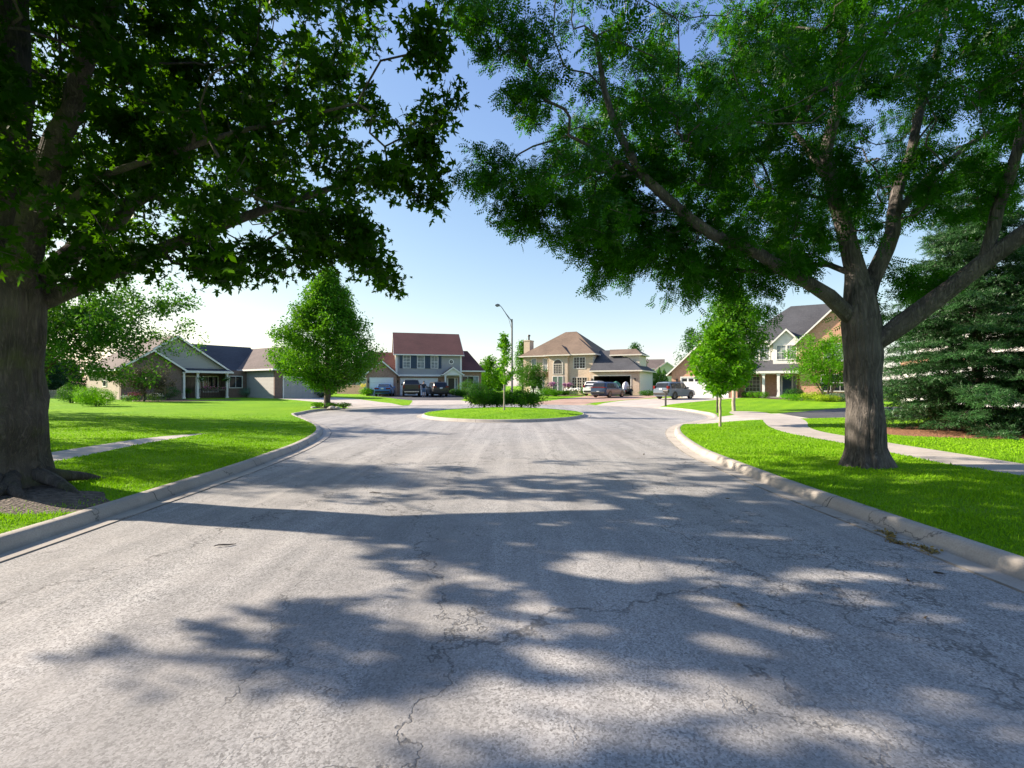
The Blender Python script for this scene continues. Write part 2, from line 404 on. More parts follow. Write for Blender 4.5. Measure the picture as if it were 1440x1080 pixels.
def uvw(N):
    tc=N.n('ShaderNodeTexCoord'); return tc.outputs['Object']
def asphalt_mat(name,base,warm,crack=1.0,dark=.0):
    m,t,p=newmat(name);N=NT(t);v=uvw(N)
    # aggregate
    a=N.noise(v,120,2,.7);b=N.noise(v,38,2,.6)
    vo=N.n('ShaderNodeTexVoronoi');vo.inputs['Scale'].default_value=85;N.l(v,vo.inputs['Vector'])
    ag=N.math('ADD',N.math('MULTIPLY',a.outputs['Fac'],.55),N.math('MULTIPLY',vo.outputs['Color'],.45))
    st=N.n('ShaderNodeMapping');st.inputs['Scale'].default_value=(1.2,.10,1);N.l(v,st.inputs['Vector'])
    lg=N.noise(v,.35,5,.55,.3);md=N.noise(v,2.2,5,.6);sk=N.noise(st.outputs[0],1.0,4,.6,.4)
    c=N.mix(N.ramp(ag,[(.30,0.0),(.45,.45),(.68,1.0)]),tuple(x*.26 for x in base),tuple(min(1,x*1.65) for x in base))
    c=N.mix(N.ramp(lg.outputs['Fac'],[(.35,0.0),(.68,.55)]),c,warm)
    c=N.mix(N.ramp(sk.outputs['Fac'],[(.38,0.0),(.66,.55)]),c,tuple(x*.52 for x in base))
    s2=N.n('ShaderNodeMapping');s2.inputs['Scale'].default_value=(2.6,.07,1);N.l(v,s2.inputs['Vector']);k2=N.noise(s2.outputs[0],1.3,5,.65,.6)
    c=N.mix(N.ramp(k2.outputs['Fac'],[(.46,0.0),(.62,.26)]),c,tuple(x*.55 for x in base))
    c=N.mix(N.ramp(k2.outputs['Fac'],[(.30,.24),(.44,0.0)]),c,tuple(min(1,x*1.3) for x in warm))
    c=N.mix(N.ramp(md.outputs['Fac'],[(.45,0.0),(.75,.25)]),c,tuple(x*1.35 for x in warm))
    nrm_h=N.math('MULTIPLY',ag,1.0)
    if crack:
        wn=N.noise(v,1.6,5,.65);wn2=N.noise(v,.35,3)
        def warp(src,amt):
            s=N.n('ShaderNodeVectorMath',operation='SCALE');s.inputs['Scale'].default_value=amt;N.l(src,s.inputs[0])
            ad=N.n('ShaderNodeVectorMath',operation='ADD');N.l(v,ad.inputs[0]);N.l(s.outputs[0],ad.inputs[1]);return ad.outputs[0]
        cr=None
        for sc_,th,amt,off,lo,hi in ((.40,.0034,1.5,0,.34,.44),(1.05,.0036,.9,7,.50,.60),(1.9,.0050,.8,13,.57,.66)):
            mp=N.n('ShaderNodeMapping');mp.inputs['Location'].default_value=(off,off*.7,0);mp.inputs['Scale'].default_value=(1,.38,1);N.l(warp(wn.outputs['Color'],amt),mp.inputs['Vector'])
            ed=N.n('ShaderNodeTexVoronoi',feature='DISTANCE_TO_EDGE');ed.inputs['Scale'].default_value=sc_;N.l(mp.outputs[0],ed.inputs['Vector'])
            mk=N.noise(v,.55+off*.05,3,.5)
            line=N.ramp(ed.outputs['Distance'],[(0.0,1.0),(th,.8),(th*1.8,0.0)])
            line=N.math('MULTIPLY',line,N.ramp(mk.outputs['Fac'],[(lo,0.0),(hi,1.0)]))
            cr=line if cr is None else N.math('MAXIMUM',cr,line)
        c=N.mix(N.math('MULTIPLY',cr,.62*crack),c,(.035,.035,.035))
        nrm_h=N.math('SUBTRACT',nrm_h,N.math('MULTIPLY',cr,1.5))
    N.l(c,p.inputs['Base Color']);p.inputs['Roughness'].default_value=.88;p.inputs['Specular IOR Level'].default_value=.35
    N.l(N.bump(nrm_h,.4,.006),p.inputs['Normal']);return m
def concrete_mat(name,col,joint=None,uvj=False):
    m,t,p=newmat(name);N=NT(t);v=uvw(N)
    a=N.noise(v,1.1,5,.6);b=N.noise(v,60,3,.6);s=N.noise(v,6,5,.65)
    c=N.mix(N.ramp(a.outputs['Fac'],[(.3,0.0),(.7,1.0)]),tuple(x*.8 for x in col),tuple(min(1,x*1.12) for x in col))
    c=N.mix(N.ramp(b.outputs['Fac'],[(.35,.35),(.6,0.0)]),c,tuple(x*.55 for x in col))
    c=N.mix(N.ramp(s.outputs['Fac'],[(.55,0.0),(.72,.4)]),c,tuple(x*.62 for x in col))
    if uvj:
        uv=N.n('ShaderNodeUVMap');sp=N.n('ShaderNodeSeparateXYZ');N.l(uv.outputs[0],sp.inputs[0])
        wob=N.math('MULTIPLY',N.noise(v,5,3).outputs['Fac'],.05)
        fr=N.math('FRACT',N.math('DIVIDE',N.math('ADD',sp.outputs[0],wob),joint));j=N.math('LESS_THAN',fr,.012/joint*1.3)
        c=N.mix(N.math('MULTIPLY',j,.85),c,(.04,.038,.034))
        # grime: the flow line of the gutter and the edge against the asphalt
        g=N.ramp(sp.outputs[1],[(0.0,.75),(.03,.75),(.05,0.0),(.50,0.0),(.56,.45),(.62,.1),(1.0,.0)])
        gm=N.math('MULTIPLY',g,N.ramp(N.noise(v,2.0,4).outputs['Fac'],[(.3,.35),(.6,1.0)]))
        c=N.mix(gm,c,(.06,.055,.045))
        # hairline cracks along the kerb
        wn=N.noise(v,3,4,.6);sc=N.n('ShaderNodeVectorMath',operation='SCALE');sc.inputs['Scale'].default_value=.5;N.l(wn.outputs['Color'],sc.inputs[0])
        ad=N.n('ShaderNodeVectorMath',operation='ADD');N.l(v,ad.inputs[0]);N.l(sc.outputs[0],ad.inputs[1])
        ed=N.n('ShaderNodeTexVoronoi',feature='DISTANCE_TO_EDGE');ed.inputs['Scale'].default_value=.55;N.l(ad.outputs[0],ed.inputs['Vector'])
        c=N.mix(N.ramp(ed.outputs['Distance'],[(0.0,.8),(.006,0.0)]),c,(.05,.045,.04))
    elif joint:
        sp=N.n('ShaderNodeSeparateXYZ');N.l(v,sp.inputs[0])
        fr=N.math('FRACT',N.math('DIVIDE',sp.outputs[1],joint));j=N.math('LESS_THAN',fr,.02/joint)
        c=N.mix(N.math('MULTIPLY',j,.8),c,(.06,.055,.05))
    N.l(c,p.inputs['Base Color']);p.inputs['Roughness'].default_value=.9
    N.l(N.bump(N.math('ADD',b.outputs['Fac'],s.outputs['Fac']),.35,.006),p.inputs['Normal']);return m
def grass_ground_mat(name):
    m,t,p=newmat(name);N=NT(t);v=uvw(N)
    a=N.noise(v,.45,5,.6,.4);b=N.noise(v,45,4,.7);c3=N.noise(v,7,4,.65)
    mp=N.n('ShaderNodeMapping');mp.inputs['Scale'].default_value=(1,1,1);mp.inputs['Rotation'].default_value=(0,0,R(35));N.l(v,mp.inputs['Vector'])
    wv=N.n('ShaderNodeTexWave');wv.inputs['Scale'].default_value=.28;wv.inputs['Distortion'].default_value=1.2;wv.inputs['Detail'].default_value=2;N.l(mp.outputs[0],wv.inputs['Vector'])
    c=N.mix(N.ramp(b.outputs['Fac'],[(.32,0.0),(.66,1.0)]),(.055,.165,.008),(.27,.53,.014))
    c=N.mix(N.ramp(a.outputs['Fac'],[(.35,0.0),(.7,.55)]),c,(.30,.50,.016))
    c=N.mix(N.ramp(c3.outputs['Fac'],[(.45,0.0),(.65,.55)]),c,(.10,.25,.008))
    c=N.mix(N.math('MULTIPLY',wv.outputs['Fac'],.34),c,(.28,.50,.015))
    pt=N.noise(v,.16,4,.6);c=N.mix(N.ramp(pt.outputs['Fac'],[(.42,0.0),(.62,.45)]),c,(.09,.26,.02))
    bare=N.noise(v,.9,5,.7);c=N.mix(N.ramp(bare.outputs['Fac'],[(.60,0.0),(.74,.6)]),c,(.30,.36,.10))
    N.l(c,p.inputs['Base Color']);p.inputs['Roughness'].default_value=.95;p.inputs['Specular IOR Level'].default_value=.1
    N.l(N.bump(N.math('ADD',b.outputs['Fac'],c3.outputs['Fac']),.9,.05),p.inputs['Normal']);return m
def mulch_mat(name,c1,c2):
    m,t,p=newmat(name);N=NT(t);v=uvw(N)
    vo=N.n('ShaderNodeTexVoronoi');vo.inputs['Scale'].default_value=26;N.l(v,vo.inputs['Vector'])
    no=N.noise(v,12,5,.7)
    c=N.mix(N.ramp(vo.outputs['Color'],[(.2,0.0),(.8,1.0)]),c1,c2);c=N.mix(N.ramp(no.outputs['Fac'],[(.35,.7),(.6,0.0)]),c,tuple(x*.3 for x in c1))
    N.l(c,p.inputs['Base Color']);p.inputs['Roughness'].default_value=.95
    N.l(N.bump(N.math('ADD',vo.outputs['Distance'],no.outputs['Fac']),.9,.04),p.inputs['Normal']);return m
def paver_mat():
    m,t,p=newmat('brick_pavers');N=NT(t);v=uvw(N)
    b=N.n('ShaderNodeTexBrick');N.l(v,b.inputs['Vector']);b.inputs['Scale'].default_value=1
    b.inputs['Color1'].default_value=(.42,.27,.20,1);b.inputs['Color2'].default_value=(.33,.20,.15,1);b.inputs['Mortar'].default_value=(.2,.15,.12,1)
    b.inputs['Brick Width'].default_value=.24;b.inputs['Row Height'].default_value=.12;b.inputs['Mortar Size'].default_value=.006
    no=N.noise(v,.8,4);c=N.mix(N.ramp(no.outputs['Fac'],[(.3,0.0),(.7,.5)]),b.outputs['Color'],(.48,.36,.29))
    N.l(c,p.inputs['Base Color']);p.inputs['Roughness'].default_value=.9;return m
M['road']=asphalt_mat('worn_asphalt',(.305,.304,.300),(.39,.368,.345))
M['asphalt']=asphalt_mat('dark_asphalt',(.075,.078,.085),(.10,.10,.105),crack=0)
M['drive']=concrete_mat('driveway_concrete',(.50,.45,.40),2.4)
M['walk']=concrete_mat('sidewalk_concrete',(.44,.40,.36),1.5)
M['kerb']=concrete_mat('kerb_concrete',(.42,.385,.34),3.1,uvj=True)
M['lawn']=grass_ground_mat('mown_lawn')
M['pine_mulch']=mulch_mat('pine_needle_mulch',(.30,.13,.06),(.42,.22,.12))
M['bark_mulch']=mulch_mat('bark_mulch',(.10,.055,.035),(.17,.10,.065))
M['soil']=mulch_mat('bare_soil',(.085,.068,.055),(.19,.155,.13))
M['paver']=paver_mat()
names={'lawn':('lawn','lawn'),'island_lawn':('lawn','lawn'),'road':('road','road'),
 'driveway_left':('driveway','drive'),'driveway_apron':('driveway','drive'),'driveway_asphalt':('driveway','asphalt'),'driveway_paver':('driveway','paver'),
 'driveway_brick_house':('driveway','drive'),'driveway_crossing':('driveway','drive'),'driveway_blacktop':('driveway','asphalt'),
 'sidewalk_right':('sidewalk','walk'),'sidewalk_left':('sidewalk','walk'),'soil_maple':('bare_soil','soil'),'mulch_spruce':('mulch_bed','pine_mulch'),
 'mulch_street_tree':('mulch_bed','bark_mulch'),'mulch_left_house':('mulch_bed','bark_mulch'),'mulch_cream_house':('mulch_bed','bark_mulch'),'mulch_brick_house':('mulch_bed','bark_mulch')}
for key,(nm,mk) in names.items():
    f=GF[GL==key]
    if not len(f): continue
    ids,inv=np.unique(f.ravel(),return_inverse=True)
    z=np.zeros(len(ids)) if key=='road' else GZ[ids].copy()
    x,y=GV[ids,0],GV[ids,1]
    if key=='road': z=np.where((x<-1e9),0,0.0)+.0
    if key=='soil_maple':
        r=np.hypot(x+7.3,y-7.2); z=z+.10*np.clip(1-r/1.7,0,1)
    v=np.column_stack([x,y,z]); np_mesh(nm,v,inv.reshape(-1,3),mat=M[mk],smooth=(nm=='lawn')); bpy.context.scene.collection.objects[-1]
for o in list(C.objects):
    if o.type=='MESH' and 'kind' not in o: o['kind']='structure'

# kerbs: swept profile (offset outwards, height); UV = (arc length, position across)
def sweep_kerb(line,closed,inward,name,width):
    prof=[(0,-.02),(0,.006),(.02,.010),(.26,-.004),(.285,.004),(.31,.045),(.335,.095),(.36,.122),(.385,.132),(width-.03,.132),(width-.005,.128),(width+.012,.118),(width+.012,-.1)]
    n=len(line); V=[];F=[];U=[]; s=0.0
    nrm=offset(line,1.0,closed); rg=random.Random(3)
    cnt=n+1 if closed else n
    for i in range(cnt):
        p=line[i%n]; q=nrm[i%n]; d=(q-p)
        if i>0: s+=(line[i%n]-line[(i-1)%n]).length
        e=p+d*width; k=float(kfac([e.x],[e.y])[0]) if not inward else 1.0
        lift=.012*math.sin(s*.21)
        for (o_,z) in prof:
            zz=z if z<.02 else .012+(z-.012)*k+(.003*math.sin(s*1.7))
            if z>.1: zz=min(zz, zz+lift*0)
            V.append((p.x+d.x*o_,p.y+d.y*o_,zz)); U.append((s,min(1,o_/width)))
    m=len(prof)
    for i in range(cnt-1):
        for j in range(m-1): F.append((i*m+j,i*m+j+1,(i+1)*m+j+1,(i+1)*m+j))
    me=bpy.data.meshes.new(name);me.from_pydata(V,[],F)
    bm=bmesh.new();bm.from_mesh(me);bmesh.ops.recalc_face_normals(bm,faces=bm.faces)
    if sum(f.normal.z for f in bm.faces)<0: bmesh.ops.reverse_faces(bm,faces=bm.faces)
    bm.to_mesh(me);bm.free()
    ul=me.uv_layers.new(name='UVMap'); vi=np.empty(len(me.loops),np.int32);me.loops.foreach_get('vertex_index',vi)
    ul.data.foreach_set('uv',np.array(U,np.float32)[vi].ravel())
    o=link(name,me,M['kerb'],smooth=True); o['kind']='structure'; return o
sweep_kerb(outline,False,False,'kerb',KW)
sweep_kerb(island,True,True,'kerb',.42)

# ------------------------------------------------------------------ grass blades
def blades():
    rg=np.random.default_rng(4)
    V3=np.column_stack([GV,GZ]); sel=(GL=='lawn')|(GL=='island_lawn')|(GL=='soil_maple'); f=GF[sel]; soil=GL[sel]=='soil_maple'
    c=V3[f].mean(1); dist=np.hypot(c[:,0],c[:,1]); ang=np.abs(c[:,0])/np.maximum(c[:,1],.1)
    ok=(c[:,1]>2.5)&(ang<1.25)&(dist<32); f=f[ok];c=c[ok];dist=dist[ok];soil=soil[ok]
    A,B,D=V3[f[:,0]],V3[f[:,1]],V3[f[:,2]]
    area=.5*np.linalg.norm(np.cross(B-A,D-A),axis=1)
    den=np.clip(3600*(6.0/np.maximum(dist,6.0))**1.9,60,3600)*np.clip((32-dist)/12,0,1)
    n=rg.poisson(area*den*np.where(soil,.10,1.0)); idx=np.repeat(np.arange(len(f)),n); N_=len(idx)
    u=rg.random(N_);v=rg.random(N_);s=u+v>1;u[s]=1-u[s];v[s]=1-v[s]
    P=A[idx]+(B[idx]-A[idx])*u[:,None]+(D[idx]-A[idx])*v[:,None]
    # bare patch by the maple keeps sparse tufts
    dd=np.hypot(P[:,0],P[:,1]); wdt=.0036*np.clip(dd/6,1,5)*rg.uniform(.7,1.3,N_)
    clump=np.sin(P[:,0]*2.3+np.sin(P[:,1]*1.7))*np.sin(P[:,1]*2.9+1)
    hgt=(.036+.014*clump+.022*(rg.random(N_)<.06))*rg.uniform(.5,1.4,N_)*np.clip(1.15-dd/45,.5,1)
    a=rg.uniform(0,2*np.pi,N_); lean=rg.uniform(.1,.9,N_)*hgt; b=rg.uniform(0,2*np.pi,N_)
    dx=np.cos(a)*wdt;dy=np.sin(a)*wdt; lx=np.cos(b)*lean;ly=np.sin(b)*lean
    P[:,2]-=.006
    p0=P+np.column_stack([-dx,-dy,0*dx]);p1=P+np.column_stack([dx,dy,0*dx])
    mx=P+np.column_stack([lx*.4,ly*.4,hgt*.62])
    p2=mx+np.column_stack([dx*.8,dy*.8,0*dx]);p3=mx-np.column_stack([dx*.8,dy*.8,0*dx])
    p4=P+np.column_stack([lx,ly,hgt])
    V=np.stack([p0,p1,p2,p3,p4],1).reshape(-1,3); i=np.arange(N_)*5
    q=np.column_stack([i,i+1,i+2,i,i+2,i+3,i+3,i+2,i+4]).reshape(-1,3)
    o=np_mesh('grass',V,q,mat=leaf_mat('grass_blade',(.05,.17,.008),(.29,.54,.016),(.28,.58,.008),tw=.30,rough=.6,gloss=.008,nscale=.5))
    tag(o,'short mown green grass of the lawns beside the street and on the round island','grass',kind='stuff')
    print('blades',N_)
blades()

# ------------------------------------------------------------------ trees
def fan(outline_pts, c=(0,.35), fold=.18, droop=.22):
    pts=[c]+outline_pts; n=len(outline_pts)
    v=np.array([(x,y,-fold*abs(x)-droop*y*y) for x,y in pts]); f=np.array([(0,i+1,(i+1)%n+1) for i in range(n)]); return v,f
MAPLE=fan([(0,0),(.34,-.04),(.17,.2),(.62,.52),(.14,.46),(.22,.74),(0,1.1),(-.22,.74),(-.14,.46),(-.62,.52),(-.17,.2),(-.34,-.04)])
OVAL=(np.array([(0,0,0),(.27,.4,-.05),(0,1,-.2),(-.27,.4,-.05)]),np.array([(0,1,2),(0,2,3)]))
def frond(pairs=5):
    v=[];f=[]
    def lf(x,y,dx,dy,w):
        n=len(v); px,py=-dy*w,dx*w
        v.extend([(x,y,-.25*y*y),(x+dx*.5+px,y+dy*.5+py,-.25*y*y-.03),(x+dx,y+dy,-.25*y*y-.10),(x+dx*.5-px,y+dy*.5-py,-.25*y*y-.03)])
        f.extend([(n,n+1,n+2),(n,n+2,n+3)])
    for i in range(pairs):
        y=.12+.82*i/pairs; L=.36*(1-.35*abs(i/pairs-.45))
        lf(.0,y,L*.93,L*.38,.25); lf(.0,y,-L*.93,L*.38,.25)
    lf(0,.93,0,.26,.2); return np.array(v),np.array(f)
FROND=frond(4)
def twig_t(n=12):
    v=[];f=[];rg=random.Random(2)
    for i in range(n):
        y=i/n; a=i*2.4; d=(math.cos(a)*.8,.75,math.sin(a)*.8); L=.30; w_=.045
        k=len(v); b=Vector((0,y,0)); dv=Vector(d)*L; s=dv.cross(Vector((0,0,1))).normalized()*w_
        v.extend([tuple(b-s),tuple(b+s),tuple(b+dv)]); f.append((k,k+1,k+2))
    return np.array(v),np.array(f)
TWIG=twig_t()
def scatter(name, P, template, size, mat, rg, parent=None, up=.7, dirs=None, svar=.42, out=None):
    """one leaf template per point P, random orientation; up = how strongly leaf faces look at the sky"""
    P=np.asarray(P,float); n=len(P); tv,tf=template
    nrm=rg.normal(size=(n,3)); nrm[:,2]=nrm[:,2]*(1-up)+up*2.0*np.abs(rg.normal(size=n)*.4+.8); nrm/=np.linalg.norm(nrm,axis=1)[:,None]
    if out is not None: nrm=nrm*.55+out; nrm/=np.linalg.norm(nrm,axis=1)[:,None]
    d=rg.normal(size=(n,3)) if dirs is None else dirs+rg.normal(size=(n,3))*.35
    d[:,2]-=.25 if dirs is None else 0
    if dirs is not None:      # keep the pointing direction, bend the normal to fit it
        d/=np.linalg.norm(d,axis=1)[:,None]; nrm=nrm-d*(nrm*d).sum(1)[:,None]; nrm/=np.linalg.norm(nrm,axis=1)[:,None]
    else:
        d=d-nrm*(d*nrm).sum(1)[:,None]; d/=np.linalg.norm(d,axis=1)[:,None]
    s=np.cross(d,nrm); sz=(size*rg.uniform(1-svar,1+svar,n))[:,None,None]
    V=P[:,None,:]+sz*(tv[None,:,0,None]*s[:,None,:]+tv[None,:,1,None]*d[:,None,:]+tv[None,:,2,None]*nrm[:,None,:])
    F=tf[None]+(np.arange(n)*len(tv))[:,None,None]
    return np_mesh(name,V.reshape(-1,3),F.reshape(-1,3),mat=mat,parent=parent)
def skeleton(limbs, targets, rg, step=.35, greed=.25, sag=.1, jit=.05):
    """limbs: list of (parent_index or None, t, [(x,y,z,r)...]).  Returns nodes, parents, min radii."""
    pos=[];par=[];rad=[];plen=[];ends=[]
    for (pi,_,pts) in limbs:
        last=-1 if pi is None else pi(pos) if callable(pi) else pi
        for i in range(len(pts)-1 if len(pts)>1 else 0):
            a=np.array(pts[i],float);b=np.array(pts[i+1],float);n=max(1,int(np.linalg.norm(b[:3]-a[:3])/step))
            for k in range(0 if i==0 else 1,n+1):
                q=a+(b-a)*k/n; p=q[:3]+(rg.normal(size=3)*jit*q[3]*3 if 0<k<n else 0)
                pos.append(p);par.append(last);rad.append(q[3])
                plen.append(0 if last<0 else plen[last]+np.linalg.norm(p-pos[last])); last=len(pos)-1
    P=np.zeros((60000,3));n0=len(pos);P[:n0]=np.array(pos);PL=np.zeros(60000);PL[:n0]=plen;n=n0
    par=list(par);rad=list(rad)
    T=np.array(targets)
    dmin=np.array([np.min(np.linalg.norm(P[:n0]-t,axis=1)) for t in T]); T=T[np.argsort(dmin)]
    for t in T:
        d=np.linalg.norm(P[:n]-t,axis=1); sc=d+greed*PL[:n]+np.maximum(P[:n,2]-t[2],0)*.3
        j=int(np.argmin(sc)); a=P[j].copy(); L=d[j]
        if L<.15: continue
        g=par[j]; td=(a-P[g]) if g>=0 else np.array([0,0,1.]); td=td/(np.linalg.norm(td)+1e-6)
        m=a+td*L*.3+(t-a)*.25+rg.normal(size=3)*L*.06; k=max(2,int(L/step)); last=j
        for i in range(1,k+1):
            s=i/k; q=(1-s)**2*a+2*s*(1-s)*m+s*s*t; q=q+rg.normal(size=3)*jit*(s<1); q[2]-=sag*L*.3*s*s
            if n>=59990: break
            P[n]=q;par.append(last);rad.append(0);PL[n]=PL[last]+np.linalg.norm(q-P[last]);last=n;n+=1
    P=P[:n];par=np.array(par);rad=np.array(rad)
    e=2.25; acc=np.zeros(n); tip=.006**e; has=np.zeros(n,bool); has[par[par>=0]]=True
    for i in range(n-1,-1,-1):
        if not has[i]: acc[i]+=tip
        if par[i]>=0: acc[par[i]]+=acc[i]
    r=np.maximum(acc**(1/e),0); 
    r=np.where(rad>0,rad,r)
    for i in range(n):         # a branch is never thicker than what carries it
        if par[i]>=0: r[i]=min(r[i],r[par[i]]*.97 if rad[i]==0 else r[i])
    return P,par,r
def branch_mesh(P,par,r,n_big=12,rmin=.0,lumps=None):
    n=len(P);kids=[[] for _ in range(n)]
    for i in range(n):
        if par[i]>=0: kids[par[i]].append(i)
    V=[];F=[];stack=[(i,None) for i in range(n) if par[i]<0]
    while stack:
        s,frm=stack.pop(); chain=[s]
        while kids[chain[-1]]:
            ks=sorted(kids[chain[-1]],key=lambda k:-r[k]); 
            for k in ks[1:]: stack.append((k,chain[-1]))
            chain.append(ks[0])
        ids=([frm] if frm is not None else [])+chain
        rr=[r[i] for i in ids]
        if frm is not None: rr[0]=min(rr[0],rr[1]*1.15 if len(rr)>1 else rr[0])
        if max(rr)<rmin or len(ids)<2: continue
        m=n_big if max(rr)>.12 else 7 if max(rr)>.04 else 5 if max(rr)>.015 else 3
        u=None;base=len(V)
        for k,i in enumerate(ids):
            p=P[i];t=P[ids[min(k+1,len(ids)-1)]]-P[ids[max(k-1,0)]];t=t/(np.linalg.norm(t)+1e-9)
            if u is None: u=np.cross(t,[.3,.9,.1]) 
            u=u-t*(u@t);u=u/(np.linalg.norm(u)+1e-9);w_=np.cross(t,u)
            for j in range(m):
                a=2*math.pi*j/m; q=rr[k]
                if q>.12: q*=1+.05*math.sin(3*a+p[2]*1.3)+.03*math.sin(7*a+p[2]*3.1)
                if lumps and q>.12: q*=lumps(a,p)
                V.append(p+(u*math.cos(a)+w_*math.sin(a))*q)
        for k in range(len(ids)-1):
            for j in range(m):
                a=base+k*m+j;b=base+k*m+(j+1)%m;F.append((a,b,b+m,a+m))
    return np.array(V),np.array(F)
def leaf_points(P,par,r,rg,count,thr=.012,spread=.16):
    idx=np.where((r<thr)&(par>=0))[0]; k=rg.choice(idx,count); s=rg.random(count)[:,None]
    a=P[k];b=P[par[k]]; q=b+(a-b)*s; d=a-b; d/=np.linalg.norm(d,axis=1)[:,None]+1e-9
    return q+np.clip(rg.normal(size=(count,3)),-1.7,1.7)*spread, d
def tree(name,loc,limbs,targets,leaves,leafsize,leafmat,barkmat,label,cat,group=None,seed=1,template=OVAL,up=.6,thr=.012,spread=.16,greed=.25,sag=.1,step=.35,rmin=0,follow=False,n_big=12,extra=None,lumps=None,filt=None):
    rg=np.random.default_rng(seed); root=empty(name,loc,0,label,cat,group)
    P,par,r=skeleton(limbs,targets,rg,step,greed,sag)
    V,F=branch_mesh(P,par,r,n_big,rmin,lumps); np_mesh('trunk',V,F,mat=barkmat,parent=root,smooth=True)
    q,d=leaf_points(P,par,r,rg,leaves,thr,spread)
    if filt is not None: k_=filt(q+np.array(loc)); q=q[k_];d=d[k_]
    dirs=None
    if follow: dirs=d*1.0; dirs[:,2]-=.5; dirs+=rg.normal(size=dirs.shape)*.5; dirs=dirs[:len(q)]
    scatter('crown',q,template,leafsize,leafmat,rg,root,up,dirs)
    return root
def shell_pts(rg,n,c,rad,prof=None,inner=.35,keep=None):
    """random points in a lumpy ellipsoid, denser towards its skin"""
    out=[]
    ph=rg.uniform(0,6.28,6)
    while len(out)<n:
        v=rg.normal(size=3);v/=np.linalg.norm(v); s=(inner+(1-inner)*rg.random())
        l=1+.14*math.sin(4*math.atan2(v[1],v[0])+ph[0]+3*v[2])+.10*math.sin(7*v[2]+ph[1])
        p=np.array(c)+v*s*l*np.array(rad)
        if keep is None or keep(p): out.append(p)
    return out

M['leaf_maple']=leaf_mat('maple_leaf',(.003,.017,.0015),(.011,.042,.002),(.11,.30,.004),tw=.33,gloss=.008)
M['leaf_locust']=leaf_mat('locust_leaf',(.003,.022,.003),(.018,.078,.005),(.09,.36,.004),tw=.34,gloss=.010)
M['leaf_linden']=leaf_mat('street_tree_leaf',(.028,.11,.008),(.075,.22,.010),(.16,.42,.008),tw=.34,gloss=.025)
M['leaf_bright']=leaf_mat('bright_leaf',(.045,.16,.006),(.11,.30,.010),(.22,.55,.006),tw=.36,gloss=.02)
M['leaf_dark']=leaf_mat('dark_leaf',(.02,.075,.015),(.05,.14,.025),(.07,.22,.01),tw=.25,gloss=.02)
M['leaf_mid']=leaf_mat('shrub_leaf',(.025,.095,.012),(.07,.19,.022),(.12,.32,.012),tw=.3,gloss=.02)
M['leaf_purple']=leaf_mat('purple_leaf',(.05,.03,.028),(.07,.075,.04),(.09,.10,.04),tw=.3,gloss=.05)
M['leaf_silver']=leaf_mat('silver_leaf',(.12,.24,.16),(.22,.36,.24),(.15,.3,.1),tw=.25,gloss=.04)
M['leaf_yellow']=leaf_mat('yellow_leaf',(.18,.30,.015),(.34,.44,.02),(.3,.5,.02),tw=.35,gloss=.04)
M['needle']=leaf_mat('spruce_needle',(.012,.055,.016),(.05,.145,.04),(.05,.15,.03),tw=.15,gloss=.05,rough=.6)
M['needle_dark']=leaf_mat('dark_needle',(.012,.05,.02),(.03,.09,.03),(.02,.07,.02),tw=.15,gloss=.05)
M['bark_maple']=bark_mat('maple_bark',(.03,.027,.024),(.115,.10,.088),8,.9,moss=(.09,.11,.03))
M['bark_locust']=bark_mat('locust_bark',(.03,.027,.025),(.155,.138,.125),6,1.0)
M['bark_young']=bark_mat('young_bark',(.26,.22,.18),(.42,.37,.32),14,.4)
M['bark_dark']=bark_mat('dark_bark',(.05,.04,.035),(.12,.10,.085),10,.6)

# left street maple: trunk foot hard by the kerb, crown over the road and the lawn
Zm=H1(-7.3,7.2)
def flare(k,phase,amp=.20,hgt=.5):
    def f(a,p): 
        e=max(0,1-(p[2]+.1)/hgt); return 1+.030*math.sin(15*a+1.6*math.sin(1.9*p[2]+a))+.022*math.sin(23*a+2.2*math.sin(2.7*p[2]))+amp*e*e*(.55+.6*math.sin(k*a+phase)+.4*math.sin((k*2+1)*a+phase*2))
    return f
rgm=np.random.default_rng(11)
mk=lambda p: (p[2]>2.3+.0*abs(p[0])) 
def near(pt):
    return lambda pos: int(np.argmin([np.linalg.norm(np.array(q)-np.array(pt)) for q in pos]))
maple_limbs=[
 (None,0,[(0,0,-.3,.60),(0,0,.05,.55),(.0,0,.5,.46),(0,0,1.3,.44),(.02,0,2.2,.43),(.02,0,2.75,.44),(-.05,0,3.3,.34),(-.25,.2,4.4,.28),(-.2,.3,6.2,.2),(.1,.1,8.5,.12),(.2,.1,10.6,.05)]),
 (near((.02,0,2.75)),0,[(.15,0,2.75,0.195),(.55,-.2,3.4,0.172),(1.1,-.5,4.4,0.140),(2.0,-.9,5.8,0.101),(3.0,-1.2,7.2,0.055)]),
 (near((.02,0,2.5)),0,[(.2,.1,2.6,0.140),(.7,.5,3.05,0.125),(1.5,1.0,3.7,0.101),(2.7,1.6,4.5,0.078),(4.2,2.0,5.2,0.047)]),
 (near((-.0,0,2.7)),0,[(.1,.1,2.75,0.156),(.5,.7,3.7,0.133),(1.0,1.8,5.2,0.101),(1.4,2.9,7.0,0.055)]),
 (near((-.0,0,2.6)),0,[(-.2,0,2.7,0.156),(-.9,.3,3.6,0.133),(-2.2,.7,4.9,0.094),(-3.8,1.0,6.0,0.047)]),
 (near((-.0,0,2.6)),0,[(-.1,-.1,2.8,0.156),(-.3,-1.0,3.9,0.125),(-.4,-2.4,5.4,0.094),(-.3,-3.8,6.6,0.047)]),
 (near((.55,-.2,3.4)),0,[(.7,-.3,3.6,0.055),(1.8,-.5,4.3,0.047),(3.4,-.4,4.9,0.035),(5.2,-.3,5.4,0.016)]),
]
